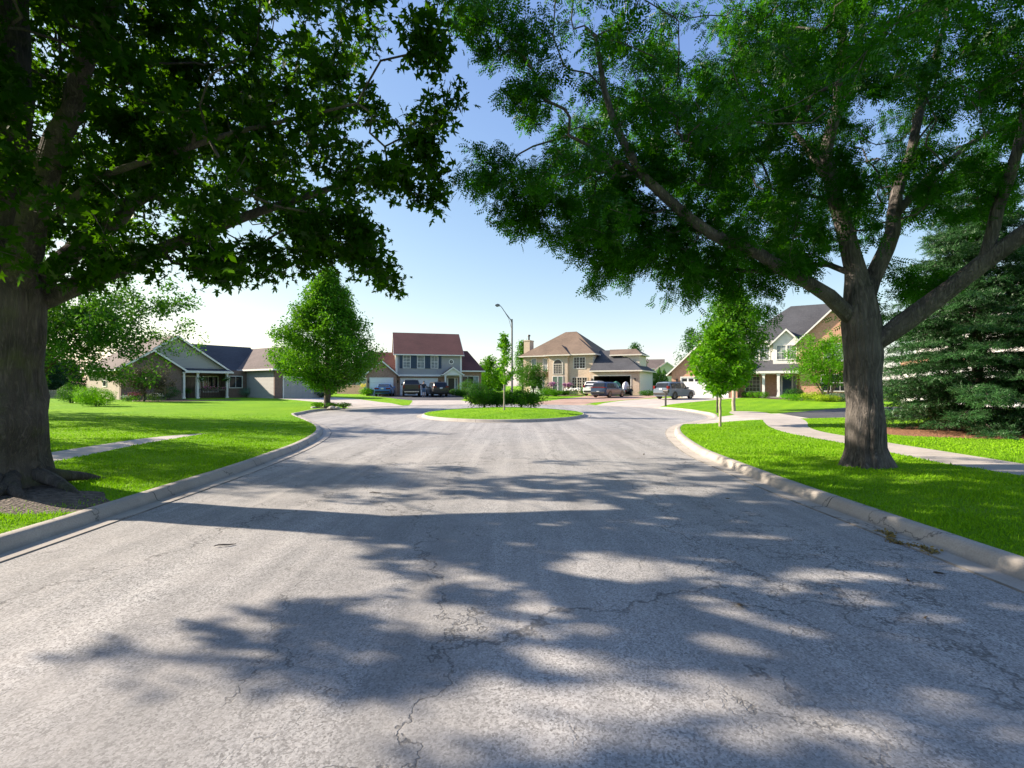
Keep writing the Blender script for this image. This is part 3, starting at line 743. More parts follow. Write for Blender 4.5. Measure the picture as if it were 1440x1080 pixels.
KX,KY=-SV.x/SV.z,-SV.y/SV.z
def sun_gap(Q):
    """openings of the crown: where the sun comes through to the road (on the left near lane and in a few flecks)"""
    Q=np.atleast_2d(Q); gx=Q[:,0]+KX*Q[:,2]; gy=np.maximum(Q[:,1]+KY*Q[:,2],.4)
    px=720+gx*FPX/gy; py=HOR+EYE*FPX/gy
    fl=(np.sin(gx*5.3+1.3*np.sin(gy*4.1))*np.sin(gy*8.7+1.1*np.sin(gx*3.7))>.50)
    b=np.interp(py,[700,730,745,765,800,825,845,870,890,915,940,965,985,1010,1080,1500,2500],[-900,-900,330,500,530,600,380,330,140,160,20,60,420,520,560,560,400])
    lit=((px<b)|fl)&(gx>-5.2)
    for cx,cy,rx,ry in ((700,716,190,13),(880,800,120,16),(930,985,180,24),(660,985,60,18),(1090,1035,90,22),(760,1060,60,14),(1180,810,90,9),(600,860,90,16),(960,690,60,6),(1020,865,70,9),(1060,760,60,8),(560,640,60,4),(820,660,70,5),(430,690,70,7)):
        lit|=((px-cx)/rx)**2+((py-cy)/ry)**2<1
    return lit
def maple_keep(p):
    x,y,z=p; Y=7.2+y
    if sun_gap(np.array(p)+np.array((-7.35,7.2,Zm)))[0]: return False
    if not (z<11.8 and z>2.6): return False
    if Y<2.2: return z>5.2 and x<4.0
    px=720+(x-7.35)*FPX/Y; py=HOR-(z+Zm-EYE)*FPX/Y
    if Y<4.9 and py>-50 and px>-60: return False
    low=np.interp(px,[-200,0,60,250,300,400,470,530,640],[345,368,378,385,378,370,352,375,300])
    rt=np.interp(py,[-400,0,90,140,210,270,300,350,400],[560,530,545,545,545,545,515,498,512])
    if ((px-352)/52)**2+((py-335)/28)**2<1: return False
    if px>400 and y<-1.5 and z<4.6: return False
    if math.sin(x*2.3+.7)*math.sin(y*2.0+.3)*math.sin(z*2.6+x*.6)>.22: return False
    return py<low+14*math.sin(px*.045) and px<rt+22*math.sin(py*.06)
mt_extra=[p for p in shell_pts(rgm,900,(-1.2,-3.2,6.8),(5.0,2.6,3.0),inner=.1) if p[2]>4.0 and (HOR-(p[2]+Zm-EYE)*FPX/max(.3,7.2+p[1])<-60 or 720+(p[0]-7.35)*FPX/max(.3,7.2+p[1])<-60) and not sun_gap(p+np.array((-7.35,7.2,Zm)))[0]]  # crown points out of view, added to shade the near road
def ML(px,py,dy): Y=7.2+dy; return ((px-720)*Y/FPX+7.35,dy,EYE+(HOR-py)*Y/FPX-Zm)
mt=shell_pts(rgm,1900,(.4,.3,6.4),(6.7,6.0,5.4),inner=.25,keep=maple_keep)
mt+=mt_extra
for px,py,dy,n in ((535,385,.5,10),(515,350,.4,16),(470,350,.5,20),(440,340,.6,20),(500,310,.2,20),(380,372,.8,16),(330,372,.8,16),(285,378,.8,16),(240,385,.6,16),(190,392,.4,16),(140,395,.3,14),(590,262,0,10),(560,250,0,14),(592,205,-.2,12),(612,150,-.3,9),(605,95,-.4,8),(590,40,-.5,10)):
    b_=np.array(ML(px,py,dy)); mt+=[t_ for t_ in (b_+rgm.normal(size=3)*np.array((.2,.45,.12)) for _ in range(n)) if not sun_gap(t_+np.array((-7.35,7.2,Zm)))[0]]
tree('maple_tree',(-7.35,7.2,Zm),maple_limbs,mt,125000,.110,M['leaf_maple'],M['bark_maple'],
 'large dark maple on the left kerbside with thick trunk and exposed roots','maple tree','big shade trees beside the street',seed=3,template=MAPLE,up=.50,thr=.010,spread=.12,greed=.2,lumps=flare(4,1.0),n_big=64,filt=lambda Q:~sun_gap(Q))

# right street honey locust
Zl=H1(6.55,9.2)
sc=9.2/FPX
def L(px,py,dy,r):   # a point of the right-hand tree read off the photograph at depth 9.2+dy
    Y=9.2+dy; return ((px-720)*Y/FPX-6.55, dy, EYE+(HOR-py)*Y/FPX-Zl, r)
LL=lambda px,py,dy,r: L(px,py,dy,r*(.76 if py<425 else .86))
loc_limbs=[
 (None,0,[(0,0,-.3,.46),(0,0,.0,.38),(-.02,0,.35,.305),(-.03,0,1.2,.28),(-.04,0,2.0,.30),LL(1212,455,0,.36),LL(1210,425,0,.30),LL(1203,380,.05,.22),LL(1190,330,.1,.19),LL(1172,270,.15,.16),LL(1162,215,.1,.145),LL(1180,150,0,.12),LL(1186,60,-.1,.10),LL(1180,-40,-.2,.07),LL(1170,-150,-.2,.04)]),
 (near(L(1205,440,0,0)[:3]),0,[LL(1195,445,0,.17),LL(1165,415,-.1,.16),LL(1115,385,-.3,.145),LL(1060,352,-.5,.135),LL(1000,328,-.7,.12),LL(945,285,-.9,.11),LL(902,245,-1.0,.095),LL(872,190,-1.1,.08),LL(850,125,-1.2,.06),LL(838,50,-1.3,.045)]),
 (near(L(1212,430,0,0)[:3]),0,[LL(1218,420,.05,.20),LL(1238,370,.1,.18),LL(1256,325,.2,.16),LL(1262,270,.3,.13),LL(1282,215,.5,.11),LL(1300,130,.7,.09),LL(1328,40,.9,.06),LL(1350,-60,1.0,.04)]),
 (near(L(1262,300,.25,0)[:3]),0,[LL(1262,300,.2,.10),LL(1305,250,.6,.085),LL(1360,205,1.0,.07),LL(1430,160,1.4,.05),LL(1520,110,1.8,.03)]),
 (near(L(1215,470,0,0)[:3]),0,[LL(1222,490,-.02,.21),LL(1268,455,-.25,.20),LL(1330,410,-.6,.19),LL(1385,368,-.9,.18),LL(1445,325,-1.2,.16),LL(1540,250,-1.6,.12),LL(1640,150,-1.9,.07)]),
 (near(L(1385,368,-.9,0)[:3]),0,[LL(1385,366,-.9,.13),LL(1404,290,-1.0,.12),LL(1432,210,-1.2,.10),LL(1450,110,-1.4,.07),LL(1470,0,-1.6,.04)]),
 (near(L(1203,380,0,0)[:3]),0,[LL(1198,385,0,.08),LL(1165,372,.3,.07),LL(1110,372,.7,.05),LL(1050,360,1.1,.03)]),
 (near(L(1172,270,.15,0)[:3]),0,[LL(1172,268,.15,.09),LL(1130,200,.5,.07),LL(1080,140,.9,.055),LL(1040,60,1.2,.035)]),
 (near(L(1162,215,.1,0)[:3]),0,[LL(1162,215,.1,.10),LL(1140,130,-.4,.08),LL(1110,50,-.8,.06),LL(1080,-40,-1.2,.04)]),
 (near(L(1000,328,-.7,0)[:3]),0,[LL(1000,328,-.7,.07),LL(985,260,-1.0,.06),LL(960,190,-1.3,.05),LL(955,110,-1.5,.035)]),
 (near(L(902,245,-1,0)[:3]),0,[LL(905,248,-1.0,.055),LL(850,215,-.9,.045),LL(800,190,-.8,.035),LL(750,205,-.7,.02)]),
 (near(L(1115,385,-.3,0)[:3]),0,[LL(1110,383,-.3,.06),LL(1040,380,.2,.05),LL(960,370,.7,.035),LL(890,350,1.1,.02)]),
]
rgl=np.random.default_rng(23)
def loc_keep(p):
    x,y,z=p; Y=9.2+y
    if Y<1.5: return False
    px=720+(x+6.55)*FPX/Y; py=HOR-(z+Zl-EYE)*FPX/Y
    lim=np.interp(px,[560,640,680,720,800,860,900,980,1040,1100,1180,1300,1440],[-30,90,275,295,312,358,378,382,385,375,352,315,285])
    if y<-2: lim=min(lim,300)
    if y<-3.5: lim=min(lim,150)
    left=np.interp(py,[0,60,97,142,170,200,250,313,332,400],[675,705,790,795,790,735,722,760,860,915])
    if y<-1.1 and py>190 and px>880: return False
    gaps=math.sin(x*1.55+1)*math.sin(y*1.3+.5)*math.sin(z*1.7+x*.5)
    return py<lim and px>left and z>2.1 and gaps<.12 and math.sin(x*4.1+z*1.3)*math.sin(y*3.7+1)*math.sin(z*4.4+x)<.30
lt=shell_pts(rgl,1500,(.1,.2,6.2),(7.1,6.3,5.2),inner=.22,keep=loc_keep)
lt+=shell_pts(rgl,260,(-4.6,-.6,4.6),(2.4,2.4,2.4),inner=.1,keep=loc_keep)
for px,py,dy,n in ((700,235,-.8,16),(715,290,-.8,14),(760,290,-.5,18),(820,330,-.5,22),(850,365,-.3,12),(900,360,0,22),(950,385,.2,22),(1000,395,.5,20),(1060,395,.6,18),(1100,380,.6,14),(760,130,-1,20),(680,30,-1,20),(720,60,-1.2,20),(1290,400,.3,10),(1250,440,.5,8),(930,330,-.4,18),(1010,360,0,16)):
    b=np.array(L(px,py,dy,0)[:3]); lt+=[b+rgl.normal(size=3)*np.array((.3,.5,.2)) for _ in range(n)]
tree('honey_locust_tree',(6.55,9.2,Zl),loc_limbs,lt,80000,.145,M['leaf_locust'],M['bark_locust'],
 'large honey locust with feathery leaves and forking limbs on the right lawn strip','honey locust','big shade trees beside the street',seed=5,template=FROND,up=.30,thr=.009,spread=.11,greed=.16,sag=.22,follow=True,n_big=64,lumps=flare(5,.4,.22,.4))

# roots of the maple
def roots():
    mb=MB(); rg=random.Random(8)
    for k in range(15):
        a=rg.uniform(-2.7,.9); L_=rg.uniform(.8,1.7); pts=[];rs=[];x=-7.35+.42*math.cos(a);y=7.2+.42*math.sin(a)
        for i in range(9):
            t=i/8; z=H1(x,y)+.10*max(0,1-math.hypot(x+7.3,y-7.2)/1.7)+(.13*(1-t)**1.4)+.015*math.sin(7*t+k)-.035*t
            pts.append((x,y,z)); rs.append(.10*(1-t)**.8+.016); a+=rg.uniform(-.28,.28); x+=math.cos(a)*L_/8; y+=math.sin(a)*L_/8
        mb.tube(pts,rs,7)
    return mb
ro=roots().build('root',M['bark_maple'],bpy.data.objects['maple_tree'],smooth=True)
ro.matrix_parent_inverse=Matrix.Translation((-7.35,7.2,Zm)).inverted()

# pyramidal street tree on the left of the turning circle
def pyramid_targets(rg,n,h0,h1,rad,peak=.22,expo=.85):
    out=[]
    while len(out)<n:
        t=rg.random(); z=h0+(h1-h0)*t; rmax=rad*(min(1,t/peak)**.6)*(max(0,1-(t-peak)/(1-peak))**expo if t>peak else 1)
        a=rg.uniform(0,6.283); rmax*=1+.17*math.sin(5*a+z*1.3)+.15*math.sin(z*3.1+a*2+.8)*math.sin(3*a); s=rg.random()**.45
        out.append(np.array((rmax*s*math.cos(a),rmax*s*math.sin(a),z)))
    return out
def crown_tree(name,x,y,h,rad,h0,tr,label,cat,group=None,seed=1,n=420,leaves=16000,ls=.13,mat='leaf_linden',bark='bark_dark',peak=.25,expo=.85,template=OVAL,spread=.2,step=.35,z=None,lean=(0,0),greed=.35,thr=.014,rmin=0):
    rg=np.random.default_rng(seed); z=H1(x,y) if z is None else z
    limbs=[(None,0,[(0,0,-.2,tr*1.25),(0,0,.1,tr*1.08),(0,0,h0,tr*.9),(lean[0]*.5,lean[1]*.5,h*.55,tr*.5),(lean[0],lean[1],h*.93,tr*.08+.005)])]
    T=pyramid_targets(rg,n,h0,h,rad,peak,expo)
    return tree(name,(x,y,z),limbs,T,leaves,ls,M[mat],M[bark],label,cat,group,seed=seed+50,template=template,spread=spread,step=step,thr=thr,greed=greed,rmin=rmin)
crown_tree('street_tree',-12.75,34.4,9.6,3.75,1.35,.21,'dense pyramid-shaped green tree in a mulch bed by the turning circle','street tree',seed=2,n=1200,leaves=70000,ls=.16,peak=.24,expo=.82,spread=.24)
# young trees on the right
crown_tree('young_tree',7.65,18.3,3.8,1.18,1.25,.048,'young bright green tree with a slim pale trunk nearest the crossing path','young tree',group='young lawn trees right of the street',seed=7,n=230,leaves=6500,ls=.11,mat='leaf_bright',bark='bark_young',peak=.35,expo=.6,template=MAPLE,spread=.11,step=.2)
crown_tree('young_tree',13.1,29.4,7.2,2.05,1.6,.10,'taller darker green tree behind the young bright one, in front of the brick house','tree',seed=9,n=520,leaves=26000,ls=.15,mat='leaf_linden',bark='bark_young',peak=.5,expo=.5,spread=.22)
crown_tree('young_tree',11.5,27.9,3.6,.9,1.1,.05,'small thin-trunked tree half hidden left of the taller green tree','young tree',group='young lawn trees right of the street',seed=12,n=120,leaves=3000,ls=.11,mat='leaf_bright',bark='bark_dark',peak=.4,expo=.6,spread=.14,step=.25)
# sapling on the island
crown_tree('sapling',-.42,26.6,4.15,.62,1.35,.04,'slim staked sapling with loose yellow-green leaves in the middle of the round island','sapling',seed=14,n=70,leaves=900,ls=.14,mat='leaf_bright',bark='bark_young',peak=.3,expo=.35,template=MAPLE,spread=.08,step=.2,greed=.5)
# tree reaching in behind the maple
rgb_=np.random.default_rng(31)
zb=H1(-18.9,19.8)
bt=[p for p in shell_pts(rgb_,520,(1.0,0,3.7),(4.9,4.0,2.7),inner=.15,keep=lambda p:p[2]>1.5)]
bt+=[np.array((x,0,z))+rgb_.normal(size=3)*.3 for x,z in ((4.6,4.5),(5.2,4.7),(5.6,5.0),(4.2,3.6)) for _ in range(6)]
tree('lawn_tree',(-18.9,19.8,zb),[(None,0,[(0,0,-.2,.24),(0,0,.9,.19),(.1,0,2.2,.16),(.3,0,4.0,.10),(.4,0,6.0,.04)]),
 (near((0,0,1.6)),0,[(.1,0,1.7,.07),(1.2,-.1,2.7,.05),(2.8,-.1,3.8,.032),(4.6,0,4.5,.015)]),(near((.1,0,2.2)),0,[(.1,0,2.2,.06),(1.2,.3,3.4,.045),(2.6,.5,4.8,.02)])],
 bt,34000,.115,M['leaf_mid'],M['bark_dark'],'light airy tree with fine leaves standing behind the big maple trunk','tree',seed=33,template=OVAL,up=.4,thr=.012,spread=.17,sag=.1)

# blue-green spruce on the right
def spruce(name,x,y,H,Rb,label,cat,seed=1,mat='needle',z0=.35,dens_=1.0,size=.22,group=None):
    rg=np.random.default_rng(seed); root=empty(name,(x,y,H1(x,y)),0,label,cat,group)
    mb=MB(); mb.tube([(0,0,-.2),(0,0,H*.5),(0,0,H*.97)],[.19*H/10,.11*H/10,.015],9)
    P=[];D=[]
    z=z0
    while z<H*.98:
        t=z/H; Lm=Rb*(1-t)**.72*(min(1,.72+t*2.2)); nb=int(10 if t<.8 else 6); a0=rg.uniform(0,6.28)
        for k in range(nb):
            a=a0+6.283*k/nb+rg.uniform(-.3,.3); Lb=Lm*rg.uniform(.72,1.12); m=max(4,int(Lb/.22)); zz=z+rg.uniform(-.12,.12); pts=[]
            for i in range(m+1):
                s=i/m; r_=Lb*s; zc=zz+Lb*(.16*s-.42*s*s+.20*s**3)-.04
                pts.append((r_*math.cos(a),r_*math.sin(a),zc))
            mb.tube(pts,[.028*(1-s_/m*.85) for s_ in range(m+1)],4,caps=False)
            for i in range(1,m+1):
                s=i/m
                if s<.15: continue
                wd=(.16+.42*Lb/Rb)*(1-s)**.6+.14
                for side in (-1,1):
                    nt_=max(2,int(wd/.085*dens_)) 
                    for q in range(nt_):
                        u=(q+rg.random())/nt_; bx,by,bz=pts[i]
                        dirx=math.cos(a)*.75-side*math.sin(a); diry=math.sin(a)*.75+side*math.cos(a); L_=math.hypot(dirx,diry)
                        dx,dy=dirx/L_,diry/L_
                        px_=bx+dx*wd*u+rg.normal()*.035; py_=by+dy*wd*u+rg.normal()*.035; pz_=bz-.12*u*wd-.02+rg.normal()*.03
                        P.append((px_,py_,pz_)); D.append((dx,dy,-.15))
                P.append(pts[i]);D.append((math.cos(a),math.sin(a),.05))
        z+=rg.uniform(.27,.40)*(1 if H>6 else .7)
    mb.build('trunk',M['bark_dark'],root,smooth=True)
    scatter('crown',np.array(P),TWIG,size,M[mat],rg,root,up=.5,dirs=np.array(D,float),svar=.25)
    return root
spruce('spruce_tree',13.75,14.7,8.4,3.15,'blue-green spruce with layered drooping boughs over a ring of needle mulch','spruce',seed=4,dens_=3.3,size=.22)
print('near trees done')

# ------------------------------------------------------------------ houses
M['brick_brown']=brick_mat('brown_brick',(.20,.125,.10),(.13,.085,.075),(.24,.21,.18))
M['brick_sunlit']=brick_mat('pale_sunlit_tone_brick',(.42,.34,.29),(.33,.27,.23),(.46,.42,.38),.15)  # ranch end wall, warm sunlight put into the brick colour
M['brick_tan']=brick_mat('tan_brick',(.38,.22,.155),(.26,.13,.09),(.44,.37,.31))
M['brick_cream']=brick_mat('cream_brick',(.60,.48,.36),(.48,.36,.27),(.62,.55,.46),.15)
M['brick_red']=brick_mat('orange_red_brick',(.60,.31,.20),(.47,.22,.13),(.58,.47,.38))
M['siding_grey']=siding_mat('grey_siding',(.36,.36,.34))
M['siding_taupe']=siding_mat('taupe_siding',(.34,.345,.35))
M['siding_cream']=siding_mat('cream_siding',(.70,.64,.52))
M['siding_white']=siding_mat('white_siding',(.74,.73,.70))
M['roof_maroon']=shingle_mat('maroon_shingles',(.135,.055,.05),(.10,.04,.038))
M['roof_brown']=shingle_mat('brown_shingles',(.20,.145,.105),(.14,.10,.075))
M['roof_dark']=shingle_mat('charcoal_shingles',(.075,.078,.088),(.052,.055,.065))
M['roof_taupe']=shingle_mat('taupe_shingles',(.15,.12,.11),(.11,.09,.085))
M['navy']=plain('navy_shutter',(.02,.05,.10),.5)
M['door_green']=plain('sage_door_glass',(.13,.20,.15),.3)
M['door_dark']=plain('dark_door',(.03,.022,.02),.35)
M['garage_white']=plain('garage_door_white',(.84,.84,.84),.45,var=.03)
M['garage_grey']=plain('garage_door_grey',(.34,.34,.34),.5,var=.04)

class House:
    def __init__(s,name,loc,rz,label,cat='house',group=None):
        s.r=empty(name,loc,rz,label,cat,group)
    def part(s,name,mb,mat,parent=None,label=None,bevel=0):
        o=mb.build(name,M[mat] if isinstance(mat,str) else mat,parent or s.r,bevel=bevel)
        if label:o['label']=label
        return o
    def mp(s,side,c):
        """(u, out, z) -> local; c is the plane coordinate"""
        return {'front':lambda u,o,z:(u,c-o,z),'left':lambda u,o,z:(c-o,u,z),'right':lambda u,o,z:(c+o,u,z)}[side]
    def obox(s,mb,f,u0,u1,o0,o1,z0,z1):
        a=f(u0,o0,z0);b=f(u1,o1,z1);mb.box(a[0],b[0],a[1],b[1],a[2],b[2])
    def window(s,u0,u1,z0,z1,c,side='front',nx=2,nz=2,frame='white',pane='glass',trim=.07,double=True,label=None):
        f=s.mp(side,c);mb=MB()
        for a,b,d,e in ((u0-trim,u0,z0-trim,z1+trim),(u1,u1+trim,z0-trim,z1+trim),(u0,u1,z0-trim,z0),(u0,u1,z1,z1+trim)): s.obox(mb,f,a,b,-.05,.055,d,e)
        if double: s.obox(mb,f,u0,u1,-.05,.035,(z0+z1)/2-.022,(z0+z1)/2+.022)
        for i in range(1,nx): 
            x=u0+(u1-u0)*i/nx; s.obox(mb,f,x-.014,x+.014,-.05,.03,z0,z1)
        for i in range(1,nz):
            z=z0+(z1-z0)*i/nz
            if abs(z-(z0+z1)/2)>.05: s.obox(mb,f,u0,u1,-.05,.028,z-.012,z+.012)
        fo=s.part('window',mb,frame,label=label)
        m2=MB(); s.obox(m2,f,u0,u1,-.06,.012,z0,z1); s.part('pane',m2,pane,fo); return fo
    def shutter(s,u0,u1,z0,z1,c,mat='navy'):
        mb=MB(); mb.box(u0,u1,c-.045,c+.01,z0,z1)
        for i in range(14): 
            z=z0+.06+(z1-z0-.12)*i/13; mb.box(u0+.04,u1-.04,c-.058,c-.04,z-.012,z+.012)
        s.part('shutter',mb,mat)
    def garage(s,u0,u1,z1,c,mat='garage_white',side='front',lights=False,rows=4,cols=None):
        f=s.mp(side,c); fr=MB()
        for a,b,d,e in ((u0-.1,u0,0,z1+.1),(u1,u1+.1,0,z1+.1),(u0,u1,z1,z1+.1)): s.obox(fr,f,a,b,-.05,.06,d,e)
        s.part('garage_frame',fr,'white')
        mb=MB(); s.obox(mb,f,u0,u1,-.08,.012,.02,z1); cols=cols or max(2,int((u1-u0)/.62))
        for r in range(rows):
            for k in range(cols):
                a=u0+(u1-u0)*k/cols+.07;b=u0+(u1-u0)*(k+1)/cols-.07;d=z1*r/rows+.07;e=z1*(r+1)/rows-.05
                if lights and r==rows-1: continue
                s.obox(mb,f,a,b,.0,.024,d,e)
        go=s.part('garage_door',mb,mat)
        gv=MB()
        for r in range(1,rows): s.obox(gv,f,u0,u1,.0,.0135,z1*r/rows-.008,z1*r/rows+.008)
        s.part('panel_joint',gv,'black' if False else 'concrete_dark',go)
        if lights:
            lb=MB()
            for k in range(cols):
                a=u0+(u1-u0)*k/cols+.08;b=u0+(u1-u0)*(k+1)/cols-.08; s.obox(lb,f,a,b,.0,.02,z1*(rows-1)/rows+.12,z1-.1)
            s.part('pane',lb,'glass',go)
    def door(s,u0,u1,z0,z1,c,mat='door_dark',side='front',sidelights=True,handle=True):
        f=s.mp(side,c);fr=MB();w=.36 if sidelights else 0
        for a,b,d,e in ((u0-.08,u0,z0,z1+.08),(u1,u1+.08,z0,z1+.08),(u0,u1,z1,z1+.08)): s.obox(fr,f,a,b,-.05,.06,d,e)
        if w:
            for q in (u0-.08-w,u1+.08): s.obox(fr,f,q,q+w,-.05,.045,z0,z0+.5); s.obox(fr,f,q,q+.06,-.05,.055,z0+.5,z1+.08); s.obox(fr,f,q+w-.06,q+w,-.05,.055,z0+.5,z1+.08); s.obox(fr,f,q+.06,q+w-.06,-.05,.05,z1,z1+.08)
        s.part('door_frame',fr,'white')
        if w:
            for q in (u0-.08-w,u1+.08):
                g=MB(); s.obox(g,f,q+.06,q+w-.06,-.06,.02,z0+.5,z1); s.part('sidelight',g,'glass_pale')
        mb=MB(); s.obox(mb,f,u0,u1,-.06,.01,z0,z1)
        for a,b,d,e in ((.1,.46,.1,.42),(.54,.9,.1,.42),(.1,.46,.5,.92),(.54,.9,.5,.92)): s.obox(mb,f,u0+(u1-u0)*a,u0+(u1-u0)*b,.0,.025,z0+(z1-z0)*d,z0+(z1-z0)*e)
        d_=s.part('door',mb,mat)
        if handle:
            h=MB();p=f(u1-.1,.05,z0+.98);h.ball(p,.035,8,5);s.part('handle',h,'chrome',d_)
    def gable_roof(s,x0,x1,y0,y1,ze,rise,axis='x',oh=.4,ohr=.3,th=.14,mat='roof_brown',trim='white',name='roof',ends=(1,1)):
        """ridge along axis; y0..y1 / x0..x1 are wall lines"""
        a0,a1,b0,b1=(x0,x1,y0,y1) if axis=='x' else (y0,y1,x0,x1)
        m=(b0+b1)/2;sl=rise/(m-b0);zo=ze-oh*sl
        outer=[(b0-oh,zo),(m,ze+rise),(b1+oh,zo)]
        poly=[(b0-oh,zo+th),(m,ze+rise+th),(b1+oh,zo+th),(b1+oh,zo),(m,ze+rise),(b0-oh,zo)]
        e0=a0-ohr*ends[0];e1=a1+ohr*ends[1]
        mb=MB();mb.prism(poly,e0,e1,'x' if axis=='x' else 'y');rf=s.part(name,mb,mat)
        f=MB();h=.17
        for q,on in ((e0,ends[0]),(e1,ends[1])):
            if not on: continue
            s_=-1 if q==e0 else 1; lo,hi=(q+.002*s_,q+.035*s_)
            f.prism([(b0-oh,zo+th-.03),(m,ze+rise+th-.03),(m,ze+rise+th-.03-h-.03),(b0-oh,zo+th-.03-h)],lo,hi,axis)
            f.prism([(m,ze+rise+th-.03),(b1+oh,zo+th-.03),(b1+oh,zo+th-.03-h),(m,ze+rise+th-.06-h)],lo,hi,axis)
        for b in (b0-oh,b1+oh):
            s_=-1 if b<m else 1; lo,hi=sorted((b+.003*s_,b+.09*s_))
            if axis=='x': f.box(e0,e1,lo,hi,zo-.02,zo+th-.02)
            else: f.box(lo,hi,e0,e1,zo-.02,zo+th-.02)
        s.part('fascia',f,trim); return rf
    def hip_roof(s,x0,x1,y0,y1,ze,rise,ra,rb,axis='x',oh=.4,mat='roof_brown',trim='white',name='roof'):
        """ridge from ra to rb along axis (at the middle of the other side)"""
        X0,X1,Y0,Y1=x0-oh,x1+oh,y0-oh,y1+oh; z0=ze;z1=ze+.12
        if axis=='x': m=(y0+y1)/2;r=[(ra,m,ze+rise),(rb,m,ze+rise)]
        else: m=(x0+x1)/2;r=[(m,ra,ze+rise),(m,rb,ze+rise)]
        v=[(X0,Y0,z0),(X1,Y0,z0),(X1,Y1,z0),(X0,Y1,z0),(X0,Y0,z1),(X1,Y0,z1),(X1,Y1,z1),(X0,Y1,z1)]+r
        if axis=='x': fs=[(4,5,9,8),(5,6,9),(6,7,8,9),(7,4,8)]
        else: fs=[(4,5,8),(5,6,9,8),(6,7,9),(7,4,8,9)]
        mb=MB();mb.add(v,[(0,3,2,1),(0,1,5,4),(1,2,6,5),(2,3,7,6),(3,0,4,7)]+fs);rf=s.part(name,mb,mat)
        f=MB()
        f.box(X0-.09,X1+.09,Y0-.09,Y0-.003,z0-.06,z1-.02);f.box(X0-.09,X1+.09,Y1+.003,Y1+.09,z0-.06,z1-.02)
        f.box(X0-.09,X0-.003,Y0,Y1,z0-.06,z1-.02);f.box(X1+.003,X1+.09,Y0,Y1,z0-.06,z1-.02)
        s.part('fascia',f,trim);return rf
    def column(s,x,y,z0,z1,w=.11,mat='white'):
        mb=MB();mb.box(x-w,x+w,y-w,y+w,z0,z1);mb.box(x-w-.04,x+w+.04,y-w-.04,y+w+.04,z0,z0+.16);mb.box(x-w-.04,x+w+.04,y-w-.04,y+w+.04,z1-.14,z1)
        s.part('column',mb,mat)
    def lamp(s,x,y,z):
        mb=MB();mb.box(x-.07,x+.07,y-.16,y,z,z+.24);mb.prism([(x-.1,y-.19),(x+.1,y-.19),(x+.1,y),(x-.1,y)],z+.24,z+.29,'z');s.part('wall_lamp',mb,'black')
def frame_xy(o,ang):  # world position of local x,y
    return lambda x,y:(o[0]+x*math.cos(ang)-y*math.sin(ang),o[1]+x*math.sin(ang)+y*math.cos(ang))

# --- A: low ranch house on the left
angA=math.atan2(.82,.57); OA=(-33.0,42.0); ZA=.33
A=House('ranch_house',(OA[0],OA[1],ZA),angA,'long low brown brick ranch house with grey gable and covered porch on the left lawn')
wm=MB();wm.box(0,4.6,0,8.5,-.9,2.85);wm.prism([(0,2.85),(4.6,2.85),(2.3,4.42)],0,.25,'y');A.part('wall',wm,'brick_brown',label='brown brick front wing')
wl=MB();wl.box(-.02,.2,.25,8.6,-.9,2.85);wl.prism([(.25,2.85),(8.6,2.85),(4.4,5.0)],-.02,.2,'x') if False else None
A.part('wall',wl,'brick_sunlit',label='brick end wall coloured in a pale sunlit tone')
w2=MB();w2.box(4.6,10.7,1.5,8.6,-.9,2.85);w2.box(8.7,10.75,.35,1.55,-.9,2.85);A.part('wall',w2,'brick_brown')
w3=MB();w3.prism([(.0,2.9),(8.8,2.9),(4.4,5.82)],.62,.9,'y');A.part('gable',w3,'siding_grey',label='grey siding front gable')
A.gable_roof(0.0,8.8,.6,9,2.9,2.95,'y',oh=.5,ohr=.35,mat='roof_taupe',ends=(1,0))
A.gable_roof(0.0,4.6,-.02,.9,2.86,1.57,'y',oh=.4,ohr=.3,mat='roof_taupe',ends=(1,0))
A.gable_roof(4.4,13.6,1.6,8.8,2.95,2.55,'x',oh=.35,ohr=0,mat='roof_dark',ends=(0,0))
pr=MB();pr.prism([(.15,3.28),(1.6,3.62),(1.6,3.45),(.15,3.12)],4.62,8.75,'x') if False else pr.prism([(-.35,2.72),(1.2,3.12),(1.2,2.98),(-.35,2.6)],4.75,8.9,'x');A.part('roof',pr,'roof_dark')
pf=MB();pf.box(4.75,8.95,-.42,-.353,2.53,2.73);A.part('fascia',pf,'white')
ps=MB();ps.box(4.65,8.75,-.2,1.5,-.6,.12);ps.box(5.2,6.4,-.5,-.2,-.6,-.02);A.part('porch_floor',ps,'white')
for cx in (5.9,8.55): A.column(cx,-.1,.12,2.6,.09)
A.column(4.75,-.1,.12,2.6,.07)
rl=MB()
for z in (.28,.95): rl.box(6.0,8.46,-.125,-.075,z,z+.045)
for i in range(17): rl.box(6.06+i*.145,6.085+i*.145,-.112,-.088,.32,.95)
A.part('porch_railing',rl,'black')
A.door(5.5,6.35,.12,2.2,1.5,'door_dark',sidelights=True);A.window(7.1,8.4,.75,2.2,1.5,nx=3,nz=1,double=False)
A.window(4.85,5.05,.3,2.1,1.5,nx=1,nz=1,double=False,frame='cream',pane='glass_pale')
A.window(9.0,10.2,1.15,2.25,.35,nx=2,nz=1,double=False)
A.window(3.3,4.1,1.3,2.3,-.022,side='left',nx=1)
vt=MB();vt.box(4.0,4.8,.57,.63,4.1,4.6)
for i in range(6): vt.box(4.05,4.75,.55,.58,4.14+.075*i,4.17+.075*i)
A.part('gable_vent',vt,'siding_grey')
gw=MB();gw.box(10.72,16.9,-4.72,8.4,-.9,2.85);gw.box(10.7,10.9,-4.7,1,-.9,2.86);A.part('wall',gw,'siding_grey',label='grey siding garage wing')
gf=MB();gf.box(10.69,16.93,-4.9,-4.71,-.9,2.86);A.part('wall',gf,'brick_brown',label='brick garage front')
